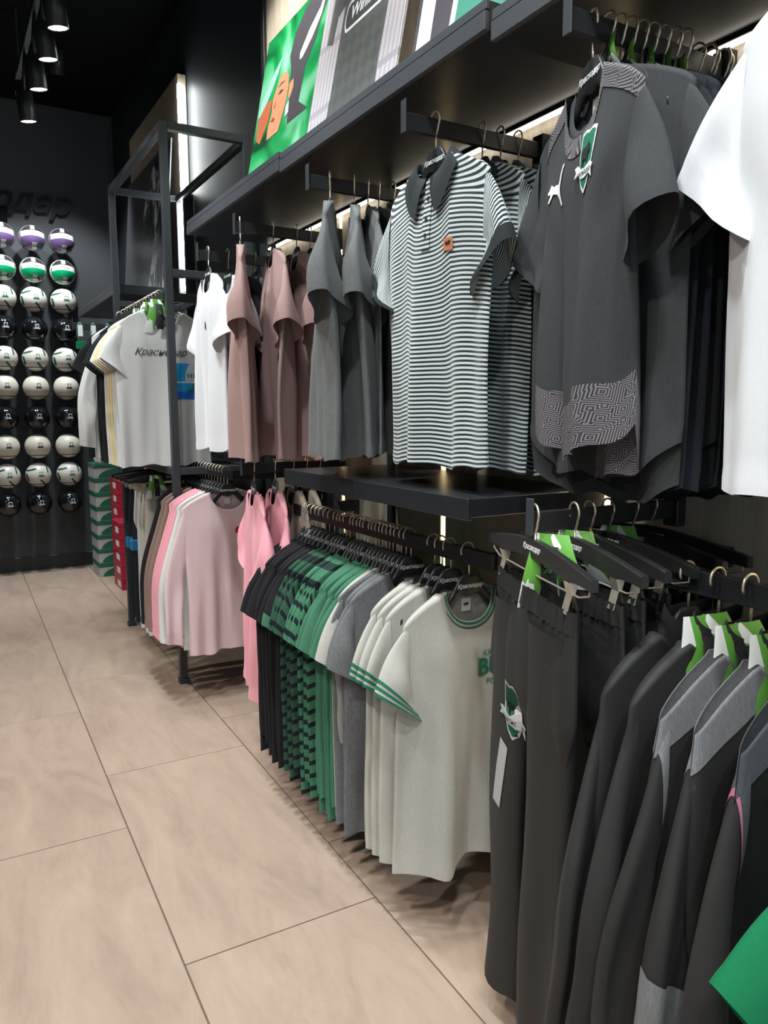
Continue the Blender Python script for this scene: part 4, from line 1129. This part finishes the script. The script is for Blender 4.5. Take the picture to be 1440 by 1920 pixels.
crest_small = [('emblem', on_ball(poly_extrude('e', crest_outline(.030, .040), .0004), .012, .012)),
               ('emblem_banner', on_ball(poly_extrude('e', [(x*.036, z*.046) for x, z in [(-.72, -.22), (-.5, -.2), (0, -.30), (.5, -.2), (.72, -.22), (.6, -.36), (.7, -.52), (0, -.46), (-.7, -.52), (-.6, -.36)]], .0004), .012, .012, .0014))]
crest_hole = on_ball(poly_extrude('e', crest_outline(.021, .024), .0004), .012, .015, .0018)
VB = on_ball(text_me('Краснодар', .016, .2, .0002), .008, .026, .0015)
rows_ = [(2.925, 'b_purple', 'purple and black volleyball', 'top row'), (2.66, 'b_green', 'green and white volleyball', 'second row'), (2.415, 'b_foot', 'white football with green strokes', 'third row'), (2.165, 'b_black', 'glossy black football', 'fourth row'), (1.91, 'b_foot', 'white football with green strokes', 'fifth row'),
         (1.662, 'b_white', 'plain cream football with dark crest', 'sixth row'), (1.40, 'b_black', 'glossy black football', 'seventh row'), (1.148, 'b_white', 'plain cream football with dark crest', 'eighth row'), (.895, 'b_foot', 'white football with green strokes', 'ninth row'), (.643, 'b_black', 'glossy black football', 'bottom row')]
cols = [(.552, 'left column'), (.775, 'middle column'), (1.02, 'right column')]
colx = lambda j, i: [.566-.0095*i, .803-.0080*i, 1.038-.0055*i][j]
M['ecrest_g'] = plain('crest_green', (.01, .15, .08), .5); M['ecrest_w'] = plain('crest_silver', (.55, .56, .56), .4); M['ecrest_k'] = plain('crest_dark', (.02, .03, .03), .5)
BYc = 7.35
for i, (z, m_, nm, rw) in enumerate(rows_):
    for j in range(3):
        x = colx(j, i); rzr = (-.25+.12*((i*3+j*5) % 4)*.3)
        o = thing('volleyball' if i < 2 else 'football', lab('%s, %s of the ball wall, %s' % (nm, rw, cols[j][1])), 'ball', (x, BYc, z), 0, 'balls on the back wall')
        bo = put('ball_shell', BM_, m_, o)
        if i < 2: put('lettering', VB, 'print_black', o)
        else:
            em = {'b_foot': 'ecrest_g', 'b_white': 'ecrest_k', 'b_black': 'ecrest_w'}[m_]
            for n_, me_ in crest_small: put(n_, me_, em, o)
            put('emblem_field', crest_hole, m_ if m_ != 'b_foot' else 'b_white', o)
        h = thing('ball_holder', lab('black wall holder under the ball in the %s, %s' % (rw, cols[j][1])), 'ball holder', (x, BY, z-.105), 0, 'ball holders on the back wall')
        V, F = tube_geo([(.075*math.cos(q_), -.20+.075*math.sin(q_), .028) for q_ in [2*PI*k/24 for k in range(25)]], .004, 6)
        put('ring', mesh('ring', V, F), 'blackmetal', h)
        put('bracket', box_me('br', -.012, .012, -.125, -.001, .02, .032, .002), 'blackmetal', h)
# sign and emblem above the balls
sg = thing('wall_sign', 'glossy black slanted three-dimensional lettering above the balls', 'sign', (.62, BY, 3.27))
put('lettering', text_me('Краснодар', .27, .4, .012, .004), plain('sign_black', (.004, .005, .007), .25), sg, (-.20, -.02, 0))
eb = thing('wall_emblem', 'glossy black crest at the left edge above the balls', 'sign', (.565, BY-.002, 3.10))
put('shield', poly_extrude('shield', crest_outline(.16, .20), .03, y0=-.03), plain('gloss_black', (.006, .007, .009), .1, coat=1), eb)

# ------------------------------------------------------------------ boxes at the far end
def shoebox(label, x, y, z, w, d, h, side, lid, cat_group, curve=True, rz=0):
    o = thing('shoe_box', label, 'box', (x, y, z), rz, cat_group)
    put('box_body', box_me('bb', 0, w, 0, d, 0, h*.70, .002), side, o)
    put('lid', box_me('lid', -.003, w+.003, -.003, d+.003, h*.70, h-.001, .002), lid, o)
    if curve:
        pts = [(w, 0.004), (w, h*.68)]+[(w-w*.86*math.sin(q_*PI/2), h*.68*math.cos(q_*PI/2)+.0) for q_ in [k/8 for k in range(1, 8)]]+[(w*.14, .004)]
        put('front_graphic', poly_extrude('fg', pts, .001, y0=-.0012), lid, o, label='green quarter-curve graphic')
    else:
        put('front_label', box_me('fl', w*.25, w*.8, -.0015, 0, h*.15, h*.55, 0), 'label', o)
        put('side_label', box_me('fl', -.0015, 0, d*.15, d*.55, h*.15, h*.6, 0), 'label', o)
M['boxgreen'] = plain('box_green', (.010, .13, .075), .45); M['boxwhite'] = plain('box_white', (.42, .44, .43), .6); M['boxred'] = plain('box_red', (.42, .015, .045), .45)
for i in range(8):
    shoebox(lab('green and white shoe box in the far stack, %s from the floor' % ordn[i]), 1.14, 6.92, .125*i, .20, .33, .124, 'boxwhite', 'boxgreen', 'stacked green and white shoe boxes')
for i in range(5):
    shoebox(lab('red shoe box in the low front stack, %s from the floor' % ordn[i]), 1.205, 6.30, .112*i, .19, .30, .111, 'boxred', 'boxred', 'stacked red shoe boxes', False)
for i in range(8):
    shoebox(lab('red shoe box in the taller rear stack, %s from the floor' % ordn[i]), 1.26, 6.62, .112*i, .19, .28, .111, 'boxred', 'boxred', 'stacked red shoe boxes behind', False)
# scarves on the boxes
def bag(label, x, y, z, h, w, m1, m2):
    o = thing('packed_scarf', label, 'scarf', (x, y, z))
    V, F = [], []
    r_ = random.Random(int(x*1000))
    for j in range(13):
        t = j/12
        for k in range(20):
            a_ = 2*PI*k/20
            rr = 1+.10*math.sin(3*a_+5*t)+.06*r_.uniform(-1, 1)
            V.append((w/2*math.cos(a_)*rr*(.55+.45*math.sin(PI*min(1, t*1.2+.15))), .035*math.sin(a_)*rr, h*t))
    for j in range(12):
        for k in range(20): F.append((j*20+k, j*20+(k+1) % 20, (j+1)*20+(k+1) % 20, (j+1)*20+k))
    F.append(tuple(range(20))[::-1]); F.append(tuple(range(240, 260)))
    me = mesh('folded_cloth', V, F); me2 = put('folded_cloth', me, m1, o)
    put('colour_band', box_me('cb', -w*.42, w*.05, -.044, -.030, h*.25, h*.5, .004), m2, o)
    put('hang_loop', mesh('loop', *tube_geo([(0, 0, h-.01), (.01, 0, h+.04), (0, 0, h+.06), (-.01, 0, h+.04), (0, 0, h-.01)], .002, 6)), 'print_black', o)
bag(lab('white and red packed scarf standing on the green shoe boxes, left one'), 1.20, 6.99, 1.0, .27, .10, 'print_white', 'boxred')
bag(lab('white packed scarf with green band on the green shoe boxes, right one'), 1.29, 7.03, 1.0, .26, .09, 'offwhite', 'boxgreen')

# ------------------------------------------------------------------ posters
def leaning(name, label, cat, y0, y1, x0, z0, h, lean=.12, th=.012):
    o = thing(name, label, cat, (x0, (y0+y1)/2, z0)); o.rotation_euler = (0, math.atan2(lean, h), -0)
    return o
# local frame of a poster: width runs along y (near end = -y), height z, front faces -x
def P_board(o, w, h, mat, th=.01):
    return put('board', box_me('board', 0, th, -w/2, w/2, 0, h, .001), mat, o)
def P_poly(o, name, pts, mat, w, h, lay, label=None):
    """pts u,v in 0..1 seen from the front: u from left (far) to right (near)"""
    v0 = .40 if w == .70 else 0
    me = poly_extrude(name, [(u, v0+(1-v0)*v) for u, v in pts], .0004)
    for v in me.vertices:
        u, t, vv = v.co; v.co = (-.0006*lay-t, w*(.5-u), h*vv)
    return put(name, me, mat, o, label=label)
pg, pw = plain('poster_green', (.010, .30, .11), .35), plain('poster_white', (.72, .80, .78), .35)
pdk, pgr = plain('poster_charcoal', (.075, .072, .085), .35), plain('poster_deep_green', (.005, .075, .03), .35)
psk, por, pmint = plain('poster_skin', (.62, .29, .16), .4), plain('poster_orange', (.50, .13, .06), .4), plain('poster_mint', (.30, .66, .52), .35)
def green_grad():
    m, nt, b = new_mat('poster_green_blur')
    n = noise(nt, coord(nt, 'Object', (1, 1, 1), (.7, 0, 0)), 3.2, 2, .5, .8)
    r = N(nt, 'ShaderNodeValToRGB'); nt.links.new(n, r.inputs[0]); e = r.color_ramp.elements
    e[0].position = .3; e[0].color = (.004, .055, .02, 1); e[1].position = .72; e[1].color = (.30, .70, .50, 1)
    x = e.new(.48); x.color = (.012, .33, .09, 1)
    nt.links.new(r.outputs[0], b.inputs['Base Color']); b.inputs['Roughness'].default_value = .3; return m
pw1, ph1 = .70, .86
o = leaning('poster', lab('green poster with a person in a dark top, far left on the top shelf'), 'poster', 2.87, 3.57, 1.30, 2.322, ph1, .17)
P_board(o, pw1, ph1, green_grad())
P_poly(o, 'dark_cap', [(.60, 0), (.56, .28), (.52, .50), (.47, .62), (.50, .80), (.62, .94), (.80, 1.0), (1.0, 1.0), (1.0, .90), (.90, .72), (.86, .55), (.76, .40), (.74, .12), (.90, 0)], pdk, pw1, ph1, 1)
P_poly(o, 'white_stripe', [(.64, .56), (.74, .70), (.86, .80), (.93, .96), (.90, .74), (.80, .60), (.69, .50), (.65, .50)], pw, pw1, ph1, 2)
P_poly(o, 'face', [(.27, 0), (.26, .10), (.29, .24), (.27, .36), (.34, .50), (.42, .53), (.50, .46), (.53, .34), (.52, .20), (.48, .06), (.46, 0)], psk, pw1, ph1, 2)
P_poly(o, 'ear', [(.55, .26), (.54, .36), (.60, .38), (.62, .30), (.58, .22)], psk, pw1, ph1, 3)
P_poly(o, 'eye', [(.36, .355), (.40, .38), (.45, .36), (.41, .345)], pdk, pw1, ph1, 4)
P_poly(o, 'eyebrow', [(.34, .42), (.40, .445), (.46, .425), (.40, .43)], pdk, pw1, ph1, 4)
P_poly(o, 'nose', [(.31, .26), (.335, .32), (.345, .25)], por, pw1, ph1, 4)
P_poly(o, 'mouth', [(.30, .15), (.33, .175), (.37, .15), (.34, .13)], plain('poster_lip', (.30, .06, .05), .4), pw1, ph1, 4)
P_poly(o, 'earring', [(.55, .08), (.54, .18), (.58, .20), (.60, .10)], pw, pw1, ph1, 4)
P_poly(o, 'orange_blur', [(.06, .08), (.04, .28), (.16, .38), (.26, .36), (.24, .18), (.14, .02)], por, pw1, ph1, 1)
P_poly(o, 'mint_streak', [(.02, .30), (.06, .44), (.22, .62), (.33, .70), (.30, .58), (.20, .42), (.08, .30)], pmint, pw1, ph1, 1)
# jersey poster
jw, jh = .66, 1.0
o = leaning('poster', lab('poster of a dark jersey on a pale background, middle of the top shelf'), 'poster', 2.17, 2.83, 1.27, 2.312, jh, .20)
def ink_white():
    m, nt, b = new_mat('poster_pale'); s = sep(nt, coord(nt, 'Object'))
    k = math_n(nt, 'GREATER_THAN', math_n(nt, 'FRACT', math_n(nt, 'MULTIPLY', s[1], 34)), .28)
    k2 = math_n(nt, 'GREATER_THAN', math_n(nt, 'FRACT', math_n(nt, 'MULTIPLY', s[2], 4)), .1)
    nt.links.new(mix(nt, math_n(nt, 'MULTIPLY', k, k2), (.30, .29, .33), (.44, .43, .46)), b.inputs['Base Color']); return m
P_board(o, jw, jh, ink_white())
def jersey_mat():
    m, nt, b = new_mat('poster_jersey'); n = noise(nt, coord(nt, 'Object', (1, 1, 1), (.78, 0, 0)), 1, 1)
    ch = N(nt, 'ShaderNodeTexChecker'); nt.links.new(coord(nt, 'Object', (1, 1, 1), (.78, 0, 0)), ch.inputs[0]); ch.inputs['Scale'].default_value = 22
    ch.inputs['Color1'].default_value = (.085, .095, .092, 1); ch.inputs['Color2'].default_value = (.105, .115, .112, 1)
    nt.links.new(ch.outputs[0], b.inputs['Base Color']); b.inputs['Roughness'].default_value = .35; return m
P_poly(o, 'jersey_body', [(.24, 0), (.27, .30), (.28, .62), (.20, .60), (.18, .50), (.10, .52), (.12, .75), (.22, .92), (.40, 1), (.62, 1), (.86, .92), (.94, .75), (.93, .50), (.86, .5), (.82, .62), (.80, .30), (.82, 0)], jersey_mat(), jw, jh, 1)
def rrect(cx, cz, w_, h_, n=6):
    pts = []
    r__ = h_/2
    for sx, q0 in ((1, -90), (-1, 90)):
        for k in range(n+1):
            q_ = math.radians(q0+180*k/n); pts.append((cx+sx*(w_/2-r__*.66)+r__*math.cos(q_)*.66, cz+r__*math.sin(q_)))
    return pts
P_poly(o, 'sponsor_outline', rrect(.54, .555, .46, .115), pw, jw, jh, 2)
P_poly(o, 'sponsor_field', rrect(.54, .555, .435, .090), pdk, jw, jh, 3)
t = put('sponsor_lettering', text_me('Winline', .068, .15, .0003, .001), pw, o, (-.0028, jw*(.5-.54), jh*.555)); t.rotation_euler = (0, 0, -PI/2)
# third poster
o = leaning('poster', lab('green and white framed poster nearest on the top shelf, cut by the frame edge'), 'poster', 1.50, 2.12, 1.30, 2.312, .9, .17)
P_board(o, .62, .9, pw)
P_poly(o, 'black_stripe', [(.16, 0), (.16, 1), (.36, 1), (.30, 0)], pdk, .62, .9, 1)
P_poly(o, 'green_field', [(.34, 0), (.42, 1), (1, 1), (1, 0)], plain('poster_sea_green', (.06, .26, .19), .35), .62, .9, 1)
P_poly(o, 'black_border', [(0, 0), (0, 1), (.03, 1), (.03, 0)], pdk, .62, .9, 1)
# tall monochrome poster beyond the frame
def mono():
    m, nt, b = new_mat('mono_print')
    n = noise(nt, coord(nt, 'Object', (1, 2.2, 1.0)), 5, 4, .6, 1.2)
    r = N(nt, 'ShaderNodeValToRGB'); r.color_ramp.interpolation = 'CONSTANT'; nt.links.new(n, r.inputs[0]); e = r.color_ramp.elements
    e[0].position = 0; e[0].color = (.01, .01, .012, 1); e[1].position = .56; e[1].color = (.80, .82, .84, 1)
    x = e.new(.47); x.color = (.12, .125, .13, 1)
    nt.links.new(r.outputs[0], b.inputs['Base Color']); b.inputs['Roughness'].default_value = .35; return m
o = leaning('poster', lab('black poster with a monochrome patterned jersey beyond the grey frame'), 'poster', 5.30, 6.60, 1.385, 2.278, .98, .08)
P_board(o, 1.30, .98, pdk)
P_poly(o, 'printed_jersey', [(.62, 0), (.66, .30), (.44, .62), (.46, .70), (.62, .92), (.80, 1.0), (.97, .98), (.98, 0)], mono(), 1.30, .98, 1)
P_poly(o, 'fold_lines', [(.16, 0), (.36, .16), (.30, .0)], plain('poster_grey', (.2, .21, .22), .4), 1.3, .98, 1)
